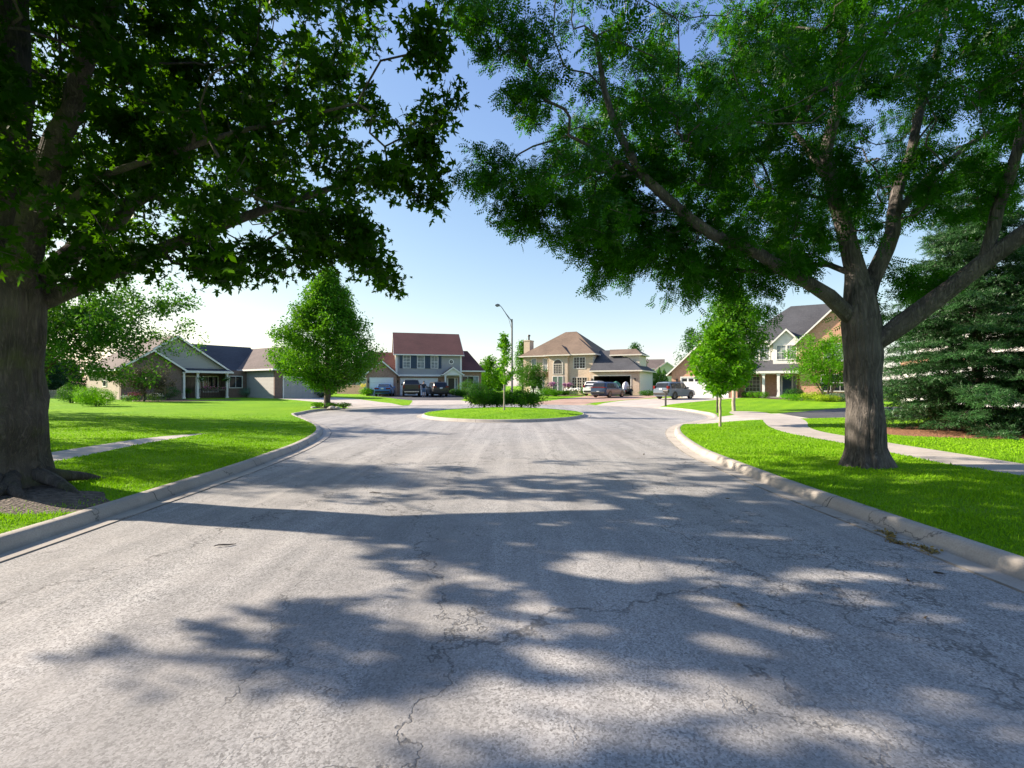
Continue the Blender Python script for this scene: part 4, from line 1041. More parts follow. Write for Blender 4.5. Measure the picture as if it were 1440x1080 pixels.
A.hip_roof(10.7,16.9,-4.9,8.4,2.87,2.6,-1.8,5.3,'y',oh=.4,mat='roof_taupe')
A.garage(11.6,16.1,2.15,-4.9,'garage_grey')
for x,z,r_ in ((5.9,1.95,0),(8.55,1.98,0)):
    pass

# --- B: two-storey maroon-roofed house
angB=R(15); OB=(-14.4,62.0); ZB=.42
B=House('two_storey_house',(OB[0],OB[1],ZB),angB,'grey-sided two-storey house with maroon roof and navy shutters behind parked cars')
b=MB();b.box(0,8.1,0,8,2.62,5.35);B.part('wall',b,'siding_taupe')
b=MB();b.box(-.03,.02,-.02,8.02,-.8,5.3);b.prism([(0,5.3),(8,5.3),(4,8.0)],-.031,.12,'x');B.part('wall',b,'siding_cream',label='cream siding end wall');b=MB();b.box(8.08,8.13,0,8,2.6,5.3);b.prism([(0,5.3),(8,5.3),(4,8.0)],7.95,8.09,'x');B.part('wall',b,'siding_cream')
b=MB();b.box(0.02,8.05,.35,7.9,-.8,2.62);B.part('wall',b,'brick_tan')
b=MB();b.box(-.12,.12,-.06,.1,2.6,5.3);b.box(7.98,8.2,-.06,.1,2.6,5.3);b.box(0,8.1,-.12,.35,2.42,2.64);B.part('corner_trim',b,'white')
B.gable_roof(0,8.1,0,8,5.3,2.85,'x',oh=.35,ohr=.35,mat='roof_maroon')
for u in (.85,2.6,4.3):
    B.window(u,u+.82,3.5,5.0,0,nx=2,nz=4,pane='glass_pale'); B.shutter(u-.47,u-.09,3.42,5.02,0);B.shutter(u+.91,u+1.29,3.42,5.02,0)
# round window
rw=MB()
n=20
for i in range(n):
    a=2*math.pi*i/n;b_=2*math.pi*(i+1)/n
    rw.prism([(6.85+.33*math.cos(a),4.3+.33*math.sin(a)),(6.85+.33*math.cos(b_),4.3+.33*math.sin(b_)),(6.85+.22*math.cos(b_),4.3+.22*math.sin(b_)),(6.85+.22*math.cos(a),4.3+.22*math.sin(a))],-.06,.02,'y')
rw.box(6.84,6.86,-.04,0,4.08,4.52);rw.box(6.63,7.07,-.042,0,4.29,4.31)
ro_=B.part('window',rw,'white',label='small round window')
rp=MB();rp.prism([(6.85+.22*math.cos(2*math.pi*i/n),4.3+.22*math.sin(2*math.pi*i/n)) for i in range(n)],-.012,.02,'y');B.part('pane',rp,'glass',ro_)
B.garage(.55,5.1,2.13,.35)
# left garage wing
b=MB();b.box(-3.5,-.05,-1.3,0,-.8,2.72);b.prism([(-3.5,2.72),(-.05,2.72),(-1.775,4.2)],-1.3,-1.05,'y');B.part('wall',b,'brick_tan',label='brick front of the small garage')
b=MB();b.box(-3.53,-.03,-1.06,6,-.8,2.75);b.prism([(.4,2.75),(6,2.75),(3.2,5.1)],-3.53,-3.35,'x');B.part('wall',b,'siding_cream')
B.gable_roof(-3.5,-.05,-1.3,1.6,2.72,1.5,'y',oh=.35,ohr=.3,mat='roof_maroon',ends=(1,0))
B.gable_roof(-3.5,-.1,.2,6.2,2.75,2.7,'x',oh=.35,ohr=.3,mat='roof_maroon',ends=(1,0))
B.garage(-3.1,-.5,2.13,-1.3)
# right wing
b=MB();b.box(8.12,10.9,.6,7,-.8,3.1);B.part('wall',b,'brick_tan')
B.hip_roof(8.1,10.9,.6,7,3.1,2.9,8.0,9.6,'x',oh=.35,mat='roof_maroon')
B.window(8.35,9.05,1.0,2.45,.6,nx=1);B.window(9.12,9.82,1.0,2.45,.6,nx=1);B.window(9.89,10.45,1.0,2.45,.6,nx=1,pane='glass_pale')
# porch
b=MB();b.box(5.75,8.0,-1.35,.35,-.8,.1);b.box(6.1,7.7,-1.75,-1.35,-.8,-.08);B.part('porch_floor',b,'concrete_dark')
B.column(5.95,-1.15,.1,2.55,.10);B.column(7.85,-1.15,.1,2.55,.10)
b=MB();b.box(5.8,8.0,-1.28,0,2.55,2.75);b.prism([(5.8,2.752),(8.0,2.752),(6.9,3.45)],-1.27,-1.1,'y');B.part('pediment',b,'white')
B.gable_roof(5.8,8.0,-1.28,.2,2.76,.78,'y',oh=.25,ohr=.15,th=.1,mat='roof_maroon',ends=(1,0))
B.door(6.5,7.3,.1,2.2,.35,'door_dark')
for x in (.2,5.45): B.lamp(x,.35,1.6)
B.lamp(-3.3,-1.3,1.55)

# --- C: cream brick house with hip roof
angC=-R(27); OC=(1.25,70.8); ZC=.55
Cc=House('cream_brick_house',(OC[0],OC[1],ZC),angC,'cream brick two-storey house with brown hip roof, arched window and chimney')
b=MB();b.box(0,4.4,.9,9.5,-.8,5.25);b.box(4.4,10.6,0,9.5,-.8,5.25);Cc.part('wall',b,'brick_cream')
b=MB();b.box(10.59,10.66,.02,9.48,-.8,5.2);Cc.part('wall',b,'siding_cream',label='sided upper end wall')
Cc.hip_roof(0,10.6,.9,9.5,5.25,3.75,4.8,6.5,'x',oh=.45,mat='roof_brown',trim='cream')
Cc.hip_roof(4.4,10.6,0,7.0,5.26,2.55,3.3,3.8,'y',oh=.44,mat='roof_brown',trim='cream')
b=MB();b.box(4.42,7.2,-.35,.1,-.8,5.2);Cc.part('entry_bay',b,'brick_cream')
Cc.hip_roof(4.42,7.2,-.35,2.2,5.22,1.55,.9,1.3,'y',oh=.4,mat='roof_brown',trim='cream')
# arched window and door
ar=MB();n=14;cx,cz,ro2,ri=5.8,4.05,.72,.60
for i in range(n):
    a=math.pi*i/n;b_=math.pi*(i+1)/n
    ar.prism([(cx+ro2*math.cos(a),cz+ro2*math.sin(a)),(cx+ro2*math.cos(b_),cz+ro2*math.sin(b_)),(cx+ri*math.cos(b_),cz+ri*math.sin(b_)),(cx+ri*math.cos(a),cz+ri*math.sin(a))],-.42,-.35,'y')
ar.box(cx-ro2,cx-ri,-.42,-.35,2.75,cz);ar.box(cx+ri,cx+ro2,-.42,-.35,2.75,cz);ar.box(cx-ro2,cx+ro2,-.42,-.35,2.66,2.75);ar.box(cx-ri,cx+ri,-.415,-.35,cz-.04,cz+.04)
for i in range(1,5): ar.box(cx-ri+2*ri*i/5-.015,cx-ri+2*ri*i/5+.015,-.41,-.35,2.75,cz-.04)
for i in range(1,5): ar.box(cx-ri,cx+ri,-.408,-.35,2.75+1.25*i/5-.015,2.75+1.25*i/5+.015)
wo=Cc.part('window',ar,'cream',label='tall arched window over the entrance')
pa=MB();pa.prism([(cx-ri,2.75),(cx+ri,2.75)]+[(cx+ri*math.cos(math.pi*i/n),cz+ri*math.sin(math.pi*i/n)) for i in range(n+1)],-.37,-.33,'y');Cc.part('pane',pa,'glass',wo)
Cc.door(5.1,5.78,.35,2.35,-.35,'door_green',sidelights=False);Cc.door(5.82,6.5,.35,2.35,-.35,'door_green',sidelights=False)
b=MB();b.box(4.7,6.9,-1.5,-.35,-.8,.33);b.box(4.5,7.1,-1.85,-1.5,-.8,.16);Cc.part('step',b,'concrete_dark')
for u in (8.0,8.82): Cc.window(u,u+.72,3.45,4.9,0,nx=2,nz=4)
for u in (7.75,8.47,9.19): Cc.window(u,u+.62,.75,2.2,0,nx=2,nz=4,frame='cream')
for u in (1.35,3.1): Cc.window(u,u+.62,3.1,4.9,.9,nx=1,nz=2,pane='glass_pale')
b=MB();b.prism([(1.0,.9),(1.45,.05),(3.6,.05),(4.05,.9)],-.8,2.35,'z');Cc.part('bay',b,'white')
b=MB();b.add([(.8,.9,2.36),(1.3,-.2,2.36),(3.75,-.2,2.36),(4.3,.9,2.36),(1.3,.9,3.15),(3.8,.9,3.15)],[(0,3,2,1),(0,1,4),(1,2,5,4),(2,3,5),(0,4,5,3)]);Cc.part('roof',b,'roof_brown')
Cc.window(1.7,2.4,.7,2.1,.05,nx=1);Cc.window(2.65,3.35,.7,2.1,.05,nx=1)
b=MB();b.box(-.95,0,3.0,4.4,-.8,7.7);b.box(-1.0,.05,2.95,4.45,7.7,7.85);ch=Cc.part('chimney',b,'brick_cream')
b=MB();b.tube([(-.45,3.7,7.85),(-.45,3.7,8.5)],.13,10);b.tube([(-.45,3.7,8.5),(-.45,3.7,8.7)],[.24,.2],10);Cc.part('flue',b,'black',ch)
# garage wing
g0,g1=10.66,17.0
b=MB();b.box(g0,11.15,-1.2,-1.0,-.8,2.95);b.box(15.9,g1,-1.2,-1.0,-.8,2.95);b.box(11.15,15.9,-1.2,-1.0,2.35,2.95);b.box(g0,g0+.15,-1.0,7,-.8,2.95)
Cc.part('wall',b,'brick_cream',label='brick front of the open garage')
b=MB();b.box(g1-.15,g1+.02,-1.0,7,-.8,2.95);Cc.part('wall',b,'siding_white',label='pale sided end wall of the garage')
b=MB();b.box(g0+.15,g1-.15,6.8,7,-.3,2.9);b.box(g0+.15,g1-.15,-1.0,6.8,2.8,2.9);b.box(g0+.15,g0+.3,-1,6.8,-.3,2.8);b.box(g1-.3,g1-.15,-1,6.8,-.3,2.8);b.box(g0+.3,g1-.3,-1.0,6.8,-.4,-.02)
b.box(11.5,12.3,6.0,6.8,0,1.9);b.box(13.4,15.2,6.2,6.8,0,.9);b.box(15.2,16.2,5.8,6.8,0,1.5)
Cc.part('garage_interior',b,'darkint')
b=MB()
for a0,a1,d,e in ((11.03,11.15,0,2.47),(15.9,16.02,0,2.47),(11.15,15.9,2.35,2.47)): b.box(a0,a1,-1.24,-1.0,d,e)
Cc.part('garage_frame',b,'cream')
b=MB();x0,x1,y0,y1,z0,zt=g0+.01,g1+.4,-1.6,7.4,2.96,5.95
b.add([(x0,y0,z0),(x1,y0,z0),(x1,y1,z0),(x0,y1,z0),(x0,y0,z0+.12),(x1,y0,z0+.12),(x1,y1,z0+.12),(x0,y1,z0+.12),(x0,2.9,zt),(13.4,2.9,zt)],[(0,3,2,1),(0,1,5,4),(1,2,6,5),(2,3,7,6),(4,5,9,8),(5,6,9),(6,7,8,9),(0,4,8,7,3)]);Cc.part('roof',b,'roof_dark')
b=MB();b.box(x0,x1+.09,y0-.09,y0-.003,z0-.06,z0+.1);b.box(x1+.003,x1+.09,y0,y1,z0-.06,z0+.1);Cc.part('fascia',b,'cream')
b=MB();b.box(14.3,16.5,1.2,5.2,2.9,5.1);do=Cc.part('dormer',b,'siding_cream',label='raised dormer above the garage')
Cc.hip_roof(13.0,16.5,1.2,5.2,5.1,.95,12.0,15.6,'x',oh=.3,mat='roof_brown',trim='cream')
for x in (10.9,16.5): Cc.lamp(x,-1.2,1.75)

# --- D: red brick house on the right
angD=-R(30); OD=(17.0,53.0); ZD=.38
D=House('red_brick_house',(OD[0],OD[1],ZD),angD,'orange-red brick house with charcoal roof, white gables and columned porch on the right')
b=MB();b.box(0,6.4,0,7,-.8,2.8);b.prism([(0,2.8),(6.4,2.8),(3.2,5.9)],0,.3,'y');D.part('wall',b,'brick_red',label='brick garage gable')
D.gable_roof(0,6.4,0,9,2.8,3.1,'y',oh=.45,ohr=.3,mat='roof_dark',ends=(1,0))
D.garage(1.0,5.5,2.13,0,lights=True)
D.lamp(.55,0,1.7)
gv=MB();gv.box(2.95,3.45,-.05,.05,3.7,4.2);D.part('gable_vent',gv,'white')
b=MB();b.box(6.4,17.6,2.6,11,-.8,2.75);b.box(11.8,17.7,1.2,2.7,-.8,5.7);b.prism([(11.8,5.7),(17.7,5.7),(14.75,8.75)],1.2,1.5,'y');D.part('wall',b,'brick_red')
b=MB();b.box(6.42,11.85,2.5,11,2.75,5.7);b.box(9.5,11.8,1.75,2.6,3.0,5.6);b.prism([(9.5,5.6),(11.82,5.6),(10.66,6.75)],1.75,1.95,'y');D.part('wall',b,'siding_white',label='white sided upper storey')
D.hip_roof(6.4,17.7,2.5,11,5.7,4.1,11.0,14.6,'x',oh=.45,mat='roof_dark')
D.gable_roof(11.8,17.7,1.2,7,5.7,3.05,'y',oh=.45,ohr=.3,mat='roof_dark',ends=(1,0))
D.gable_roof(9.5,11.8,1.75,4.5,5.6,1.2,'y',oh=.35,ohr=.25,mat='roof_dark',ends=(1,0))
for u in (9.85,10.75): D.window(u,u+.75,3.9,5.25,1.75,nx=2,nz=4,pane='glass_pale')
D.window(7.1,7.9,3.9,5.2,2.5,nx=2,pane='glass_pale');D.window(8.3,9.1,3.9,5.2,2.5,nx=2,pane='glass_pale')
D.window(13.8,15.6,3.6,5.2,1.2,nx=3,nz=3,pane='glass_pale');D.window(13.6,15.8,.8,2.3,1.2,nx=3,nz=2)
b=MB();b.prism([(.55,2.62),(.55,2.75),(2.7,4.0),(2.7,3.85)],6.6,11.75,'x');D.part('roof',b,'roof_dark',label='low porch roof')
b=MB();b.box(6.6,11.75,.47,.548,2.5,2.72);b.box(6.65,11.7,.62,.8,2.42,2.6);D.part('fascia',b,'white')
for x in (8.7,10.0): D.column(x,.75,.2,2.45,.12)
b=MB();b.box(8.3,11.8,.4,2.6,-.8,.2);b.box(8.7,11.3,0,.4,-.8,.05);b.box(8.9,11.1,-.4,0,-.8,-.1);D.part('step',b,'drive' if False else 'concrete_dark')
D.window(6.95,8.25,.7,2.2,2.6,nx=4,nz=4);D.door(10.3,11.1,.2,2.25,2.6,'navy')

# --- E: white house behind the spruce
angE=-R(48); OE=(24.6,31.5); ZE=.5
E=House('white_garage_house',(OE[0],OE[1],ZE),angE,'white sided house with white garage doors half hidden behind the blue-green spruce')
b=MB();b.box(0,11,0,8,-.8,2.35);E.part('wall',b,'siding_white')
b=MB();b.box(-.01,11.01,-.03,.2,2.35,2.95);E.part('brick_band',b,'brick_red')
b=MB();b.box(.6,10.6,.8,8,2.95,5.4);b.prism([(3.0,5.4),(9.0,5.4),(6,7.6)],.8,1.0,'y');E.part('wall',b,'siding_white')
E.gable_roof(.6,10.6,.8,8,5.4,2.2,'x',oh=.4,ohr=.35,mat='roof_dark')
E.gable_roof(3.0,9.0,.8,4.4,5.4,2.1,'y',oh=.4,ohr=.3,mat='roof_dark',ends=(1,0))
E.garage(.8,5.4,2.13,0);E.garage(6.0,8.7,2.13,0)
for u in (2.0,5.3,8.4): E.window(u,u+.8,3.7,5.0,.8,nx=2,nz=2)
print('houses done')

# --- small far houses
def far_house(name,px,Y,w,d,h,rise,rz,wall,roof,label,axis='x'):
    x=at(px,Y); z=H1(x,Y); h_=House(name,(x,Y,z),rz,label,'house','distant houses')
    b=MB();b.box(-w/2,w/2,0,d,-.6,h)
    if axis=='x': b.prism([(0,h),(d,h),(d/2,h+rise)],-w/2,-w/2+.1,'x');b.prism([(0,h),(d,h),(d/2,h+rise)],w/2-.1,w/2,'x')
    else: b.prism([(-w/2,h),(w/2,h),(0,h+rise)],0,.2,'y')
    h_.part('wall',b,wall); h_.gable_roof(-w/2,w/2,0,d,h,rise,axis,oh=.4,mat=roof)
    for u in np.arange(-w/2+1,w/2-1.2,2.2): h_.window(u,u+.9,.9 if h<4 else 3.2,2.1 if h<4 else 4.4,0,nx=1,nz=1)
    return h_
far_house('small_house',908,118,8,9,5.2,2.2,-.3,'siding_cream','roof_taupe','distant cream house with taupe roof seen right of the open garage')
far_house('small_house',938,105,8,9,3.0,3.0,-.2,'siding_cream','roof_taupe','distant pale gabled house between the thuja row and the red brick garage','y')
far_house('small_house',692,118,6.5,8,1.9,2.0,.2,'siding_grey','roof_taupe','small grey gabled building far behind the island shrubs','y')
far_house('small_house',470,135,7,8,2.6,2.0,.3,'siding_cream','roof_taupe','low distant cream house seen just right of the street tree trunk')
far_house('small_house',494,120,6,8,3.0,2.2,.1,'siding_grey','roof_taupe','distant grey house with front gable left of the small brick garage','y')
far_house('small_house',512,150,8,8,4.2,2.4,.2,'siding_cream','roof_brown','farthest cream house beyond the fence left of the maroon-roofed home')

# ------------------------------------------------------------------ vehicles
def interp(st,x,k):
    xs=[s[0] for s in st]; return float(np.interp(x,xs,[s[k] for s in st]))
def vehicle(name,loc,rz,paint,st,L,W,wheel_r,axles,label,cat,roof_rails=False,glass_x=None,rear_glass=None,front_glass=None,tail=None,plate_z=.75,pickup=None,group=None,pillars=(),lamp_zs=(.9,1.1),lampw=.28,rearwide=False):
    """st: stations (x, z_low, z_belt, z_roof, half_w, half_w_roof), x forward, rear at -L/2"""
    r=empty(name,loc,rz,label,cat,group)
    V=[];F=[];st2=[]
    xs=sorted(set([s[0] for s in st]+list(np.linspace(st[0][0],st[-1][0],30))))
    for x in xs: st2.append((x,)+tuple(interp(st,x,k) for k in range(1,6)))
    for (x,zl,zb,zr,hw,hr) in st2:
        gh=zr>zb+.03
        half=[(hw*.80,zl),(hw*.97,zl+.06),(hw,zl+(zb-zl)*.5),(hw*.985,zb-.10),(hw*.95,zb)]
        half+= [(hr+.02,zr-.10),(hr*.93,zr-.025),(hr*.5,zr)] if gh else [(hw*.90,zb+.012),(hw*.7,zb+.025),(hw*.35,zb+.03)]
        sec=[(x,-y,z) for y,z in half]+[(x,y,z) for y,z in reversed(half)]; V+=sec
    m=16
    for i in range(len(st2)-1):
        for j in range(m): F.append((i*m+j,i*m+(j+1)%m,(i+1)*m+(j+1)%m,(i+1)*m+j))
    F.append(tuple(range(m-1,-1,-1)));F.append(tuple((len(st2)-1)*m+j for j in range(m)))
    b=MB();b.add(V,F);body=b.build('body',paint,r,smooth=False)
    bm=bmesh.new();bm.from_mesh(body.data);bmesh.ops.recalc_face_normals(bm,faces=bm.faces)
    for f in bm.faces: f.smooth=True
    for e in bm.edges:
        if len(e.link_faces)==2 and e.calc_face_angle(0)>R(38): e.smooth=False
    bm.to_mesh(body.data);bm.free()
    # side glass
    if glass_x:
        g=MB();x0,x1=glass_x
        for sgn in (-1,1):
            cuts=[x0]+list(pillars)+[x1]
            for a,c in zip(cuts[:-1],cuts[1:]):
                a+=.03;c-=.03; xx=np.linspace(a,c,4);pts=[]
                for x in xx:
                    zb,zr,hw,hr=(interp(st,x,k) for k in (2,3,4,5))
                    lo=(x,sgn*(hw*.95+.008),zb+.03); 
                    q=.93; pts.append((lo,(x,sgn*(hw*.95+(hr+.02-hw*.95)*q+.010),zb+(zr-.10-zb)*q)))
                for p0,p1 in zip(pts[:-1],pts[1:]): g.add([p0[0],p1[0],p1[1],p0[1]],[(0,1,2,3)])
        g.build('side_window',M['glass'],r)
    for nm,gl in (('rear_window',rear_glass),('windscreen',front_glass)):
        if gl:
            (xa,za,wa),(xb,zb_,wb)=gl; s=-1 if nm=='rear_window' else 1
            g=MB();o=.014*s; g.add([(xa+o,-wa,za),(xa+o,wa,za),(xb+o,wb,zb_),(xb+o,-wb,zb_),(xa-o*2,-wa,za-.0),(xa-o*2,wa,za),(xb-o*2,wb,zb_),(xb-o*2,-wb,zb_)],[(0,1,2,3),(7,6,5,4),(0,4,5,1),(1,5,6,2),(2,6,7,3),(3,7,4,0)])
            g.build(nm,M['glass'],r)
    # wheels with arches
    for ax in axles:
        for sgn in (-1,1):
            y=sgn*(W/2-.12)
            tb=MB();n=20
            prof=[(-.11,wheel_r*.62),(-.11,wheel_r*.93),(-.07,wheel_r),(.07,wheel_r),(.11,wheel_r*.93),(.11,wheel_r*.62)]
            for k in range(n):
                a=2*math.pi*k/n
                for (o,q) in prof: tb.v.append((ax+q*math.cos(a),y+o,wheel_r+q*math.sin(a)))
            for k in range(n):
                for j in range(5): tb.f.append((k*6+j,k*6+j+1,((k+1)%n)*6+j+1,((k+1)%n)*6+j))
            wh=tb.build('wheel',M['rubber'],r,smooth=False)
            rb=MB();q=wheel_r*.63
            rb.tube([(ax,y-sgn*.06,wheel_r),(ax,y+sgn*.085,wheel_r)],q,16)
            for k in range(5):
                a=2*math.pi*k/5+.3; c_,s_=math.cos(a),math.sin(a)
                rb.tube([(ax+.05*c_,y+sgn*.10,wheel_r+.05*s_),(ax+q*.95*c_,y+sgn*.095,wheel_r+q*.95*s_)],.035,5)
            rb.build('rim',M['rim'],wh,smooth=False)
            aw=wheel_r*1.16; pts=[(ax+aw*math.cos(t),wheel_r+aw*math.sin(t)) for t in np.linspace(-.35,math.pi+.35,14)]
            arch=MB();arch.prism(pts,sgn*(W/2-.015),sgn*(W/2+.004),'y');arch.build('wheel_arch',M['black'],r)
    # lower trim, bumper, lamps, plate
    xr=st[0][0];xf=st[-1][0]
    bp=MB();bp.box(xr-.07,xr+.12,-W/2*.86,W/2*.86,st[0][1]+.02,st[0][1]+.22);bp.build('rear_bumper',M['black'],r,bevel=.02)
    bp=MB();bp.box(xf-.10,xf+.05,-W/2*.84,W/2*.84,st[-1][1]+.0,st[-1][1]+.2);bp.build('front_bumper',M['black'],r,bevel=.02)
    for sgn in (-1,1):
        t=MB();a,c=lamp_zs; y0=sgn*W/2*.88;y1=sgn*(W/2*.88-lampw) ; t.box(xr-.035,xr+.10,y0,y1,a,c);t.box(xr+.0,xr+.22,sgn*(W/2*.885),sgn*(W/2*.955),a,c);t.build('tail_light',M['redlens'],r,bevel=.012)
        h=MB();h.box(xf-.22,xf+.012,sgn*W/2*.86,sgn*(W/2*.86-.36),interp(st,xf,2)-.24,interp(st,xf,2)-.10);h.build('headlight',M['glass_pale'],r,bevel=.012)
        mr=MB();gx=(front_glass[0][0]-.45) if front_glass else .6; zb=interp(st,gx,2); mr.box(gx-.07,gx+.07,sgn*(W/2-.02),sgn*(W/2+.18),zb+.03,zb+.20);mr.build('side_mirror',paint,r,bevel=.02)
    if rearwide:
        t=MB();t.box(xr-.03,xr+.02,-W/2*.6,W/2*.6,lamp_zs[0]+.03,lamp_zs[0]+.09);t.build('light_bar',M['redlens'],r)
    p=MB();p.box(xr-.045,xr+.01,-.16,.16,plate_z-.08,plate_z+.08);p.build('number_plate',M['plate'],r)
    if roof_rails:
        for sgn in (-1,1):
            q=MB();xs_=np.linspace(glass_x[0]+.25,glass_x[1]-.75,6); q.tube([(x,sgn*interp(st,x,5)*.86,interp(st,x,3)+.035) for x in xs_],.018,6);q.build('roof_rail',M['black'],r)
    if tail: tail(r)
    return r
def suv_st(L=4.7,H=1.7,hw=.93,zb=1.02,rear=.10):
    h=L/2
    return [(-h,.42,zb-.02,zb,hw*.90,hw*.80),(-h+.04,.32,zb,zb+.05,hw*.95,hw*.80),(-h+.16,.28,zb,H-.38,hw*.985,hw*.78),(-h+.36,.27,zb,H-.07,hw,hw*.77),(-h+.9,.26,zb,H-.01,hw,hw*.77),(-h+2.0,.25,zb-.02,H,hw,hw*.78),(-h+2.75,.25,zb-.03,H-.05,hw,hw*.77),(h-1.55,.25,zb-.05,H-.30,hw,hw*.76),(h-1.12,.25,zb-.06,zb-.05,hw*.99,hw*.74),(h-.5,.26,zb-.14,zb-.14,hw*.97,hw*.7),(h-.12,.30,zb-.26,zb-.26,hw*.90,hw*.6),(h,.34,zb-.36,zb-.36,hw*.80,hw*.5)]
def heading(dx,dy): return math.atan2(dy,dx)
paint=lambda n,c,me=.1: plain(n,c,.35,metal=me,var=.03,coat=.35)
P_blue=paint('blue_paint',(.04,.17,.42));P_black=paint('black_paint',(.02,.02,.022));P_char=paint('charcoal_paint',(.022,.022,.026))
P_white=paint('white_car_paint',(.68,.69,.70),.1);P_navy=paint('slate_blue_paint',(.025,.05,.11));P_silver=paint('silver_blue_paint',(.13,.17,.22))
B_=frame_xy(OB,angB)
fb=R(15)+R(90)
def car_at(px,Y): x=at(px,Y);return (x,Y,H1(x,Y)+.005)
# blue saloon
def saloon_st(L=4.7,H=1.44,hw=.91):
    h=L/2;zb=.98
    return [(-h,.40,.84,.84,hw*.86,.5),(-h+.05,.32,1.0,1.0,hw*.93,.5),(-h+.55,.26,1.02,1.03,hw*.99,.62),(-h+.75,.25,1.0,1.10,hw,.66),(-h+1.35,.24,.97,H-.08,hw,hw*.72),(-h+1.9,.24,.95,H,hw,hw*.72),(-h+2.5,.24,.94,H-.02,hw,hw*.72),(h-1.5,.24,.92,1.10,hw,hw*.70),(h-1.25,.24,.92,.93,hw,hw*.68),(h-.5,.25,.82,.82,hw*.96,hw*.65),(h-.1,.3,.68,.68,hw*.88,hw*.6),(h,.34,.58,.58,hw*.76,hw*.5)]
vehicle('parked_car',car_at(541.5,58.3),fb-R(8),P_blue,saloon_st(),4.7,1.84,.33,(-1.42,1.42),'blue saloon car parked before the small garage door','car',glass_x=(-1.2,1.0),pillars=(-.1,),rear_glass=((-1.72,1.08,.62),(-.98,1.40,.56)),front_glass=((.95,1.05,.66),(.25,1.42,.58)),lamp_zs=(.82,.97),lampw=.42,plate_z=.9,group='vehicles parked on the driveways')
# pickup
def pickup_st():
    return [(-2.85,.62,1.34,1.34,.93,.8),(-2.80,.52,1.36,1.36,.97,.8),(-1.05,.48,1.36,1.36,.99,.8),(-.98,.48,1.34,1.50,.99,.80),(-.86,.48,1.32,1.86,.99,.76),(-.2,.48,1.30,1.93,.99,.77),(.6,.48,1.27,1.91,.99,.77),(.95,.48,1.25,1.80,.99,.76),(1.45,.48,1.22,1.30,.99,.75),(1.6,.48,1.22,1.23,.99,.72),(2.3,.50,1.16,1.16,.98,.7),(2.75,.55,1.06,1.06,.92,.65),(2.85,.58,.9,.9,.82,.6)]
def pk_tail(r):
    b=MB();b.box(-2.885,-2.85,-.76,.76,.78,1.32);b.build('tailgate',P_black,r,bevel=.01)
    b=MB();b.box(-2.75,-1.12,-.82,.82,1.375,1.392);b.build('bed_cover',M['black'],r)
    b=MB();b.box(-2.93,-2.83,-.80,.80,.50,.64);b.build('step_bumper',M['chrome'],r,bevel=.02)
    b=MB();b.box(-2.75,2.5,-.62,.62,.34,.60);b.box(-2.6,-2.0,-.45,.45,.26,.36);b.tube([(-1.75,-.85,.40),(-1.75,.85,.40)],.07,8);b.tube([(-2.4,.5,.36),(-2.95,.5,.34)],.035,8);b.build('underbody',M['black'],r)
    for s in (-1,1):
        b=MB();b.tube([(-.7,s*1.0,.45),(1.2,s*1.0,.45)],.05,8);b.build('running_board',M['chrome'],r)
vehicle('pickup_truck',car_at(578.5,57.6),fb-R(3),P_black,pickup_st(),5.7,2.0,.40,(-1.75,1.85),'dark pickup truck with chrome bumper parked between the blue saloon and the person','pickup truck',glass_x=(-.72,1.15),pillars=(.2,),rear_glass=((-.975,1.42,.68),(-.87,1.82,.62)),front_glass=((1.42,1.32,.72),(.98,1.78,.66)),tail=pk_tail,lamp_zs=(.95,1.30),lampw=.17,plate_z=.66,pickup=True,group='vehicles parked on the driveways')
S=suv_st()
def suv(name,px,Y,rz,pnt,label,L=4.7,H=1.7,hw=.93,**k):
    h=L/2;st=suv_st(L,H,hw)
    return vehicle(name,car_at(px,Y),rz,pnt,st,L,hw*2,.36,(-h+.95,h-.95),label,'suv',glass_x=(-h+.42,h-1.45),pillars=(-h+1.15,-h+2.05),rear_glass=((-h+.055,1.12,hw*.76),(-h+.30,H-.13,hw*.66)),front_glass=((h-1.20,1.0,hw*.74),(h-1.85,H-.16,hw*.66)),group='vehicles parked on the driveways',**k)
suv('parked_suv',614,58.2,fb+R(6),P_char,'charcoal suv parked left of the white porch columns',lamp_zs=(1.02,1.22),lampw=.30,plate_z=.98)
aC=angC+R(90)
suv('parked_suv',840.5,60.5,aC-R(2),P_white,'white suv with dark roof rails parked in front of the open garage',L=5.1,H=1.78,hw=.98,roof_rails=True,lamp_zs=(1.02,1.26),lampw=.15,plate_z=1.0)
suv('parked_suv',856,54.5,aC-R(12),P_navy,'slate-blue suv parked nearest on the brick paver driveway',L=4.75,H=1.68,hw=.95,lamp_zs=(1.05,1.13),lampw=.35,plate_z=.62,rearwide=True)
suv('parked_suv',949,48.6,heading(.78,.62),P_silver,'silver-blue suv parked by the red brick garage',L=4.6,H=1.68,hw=.92,lamp_zs=(1.02,1.28),lampw=.16,plate_z=.98,roof_rails=True)

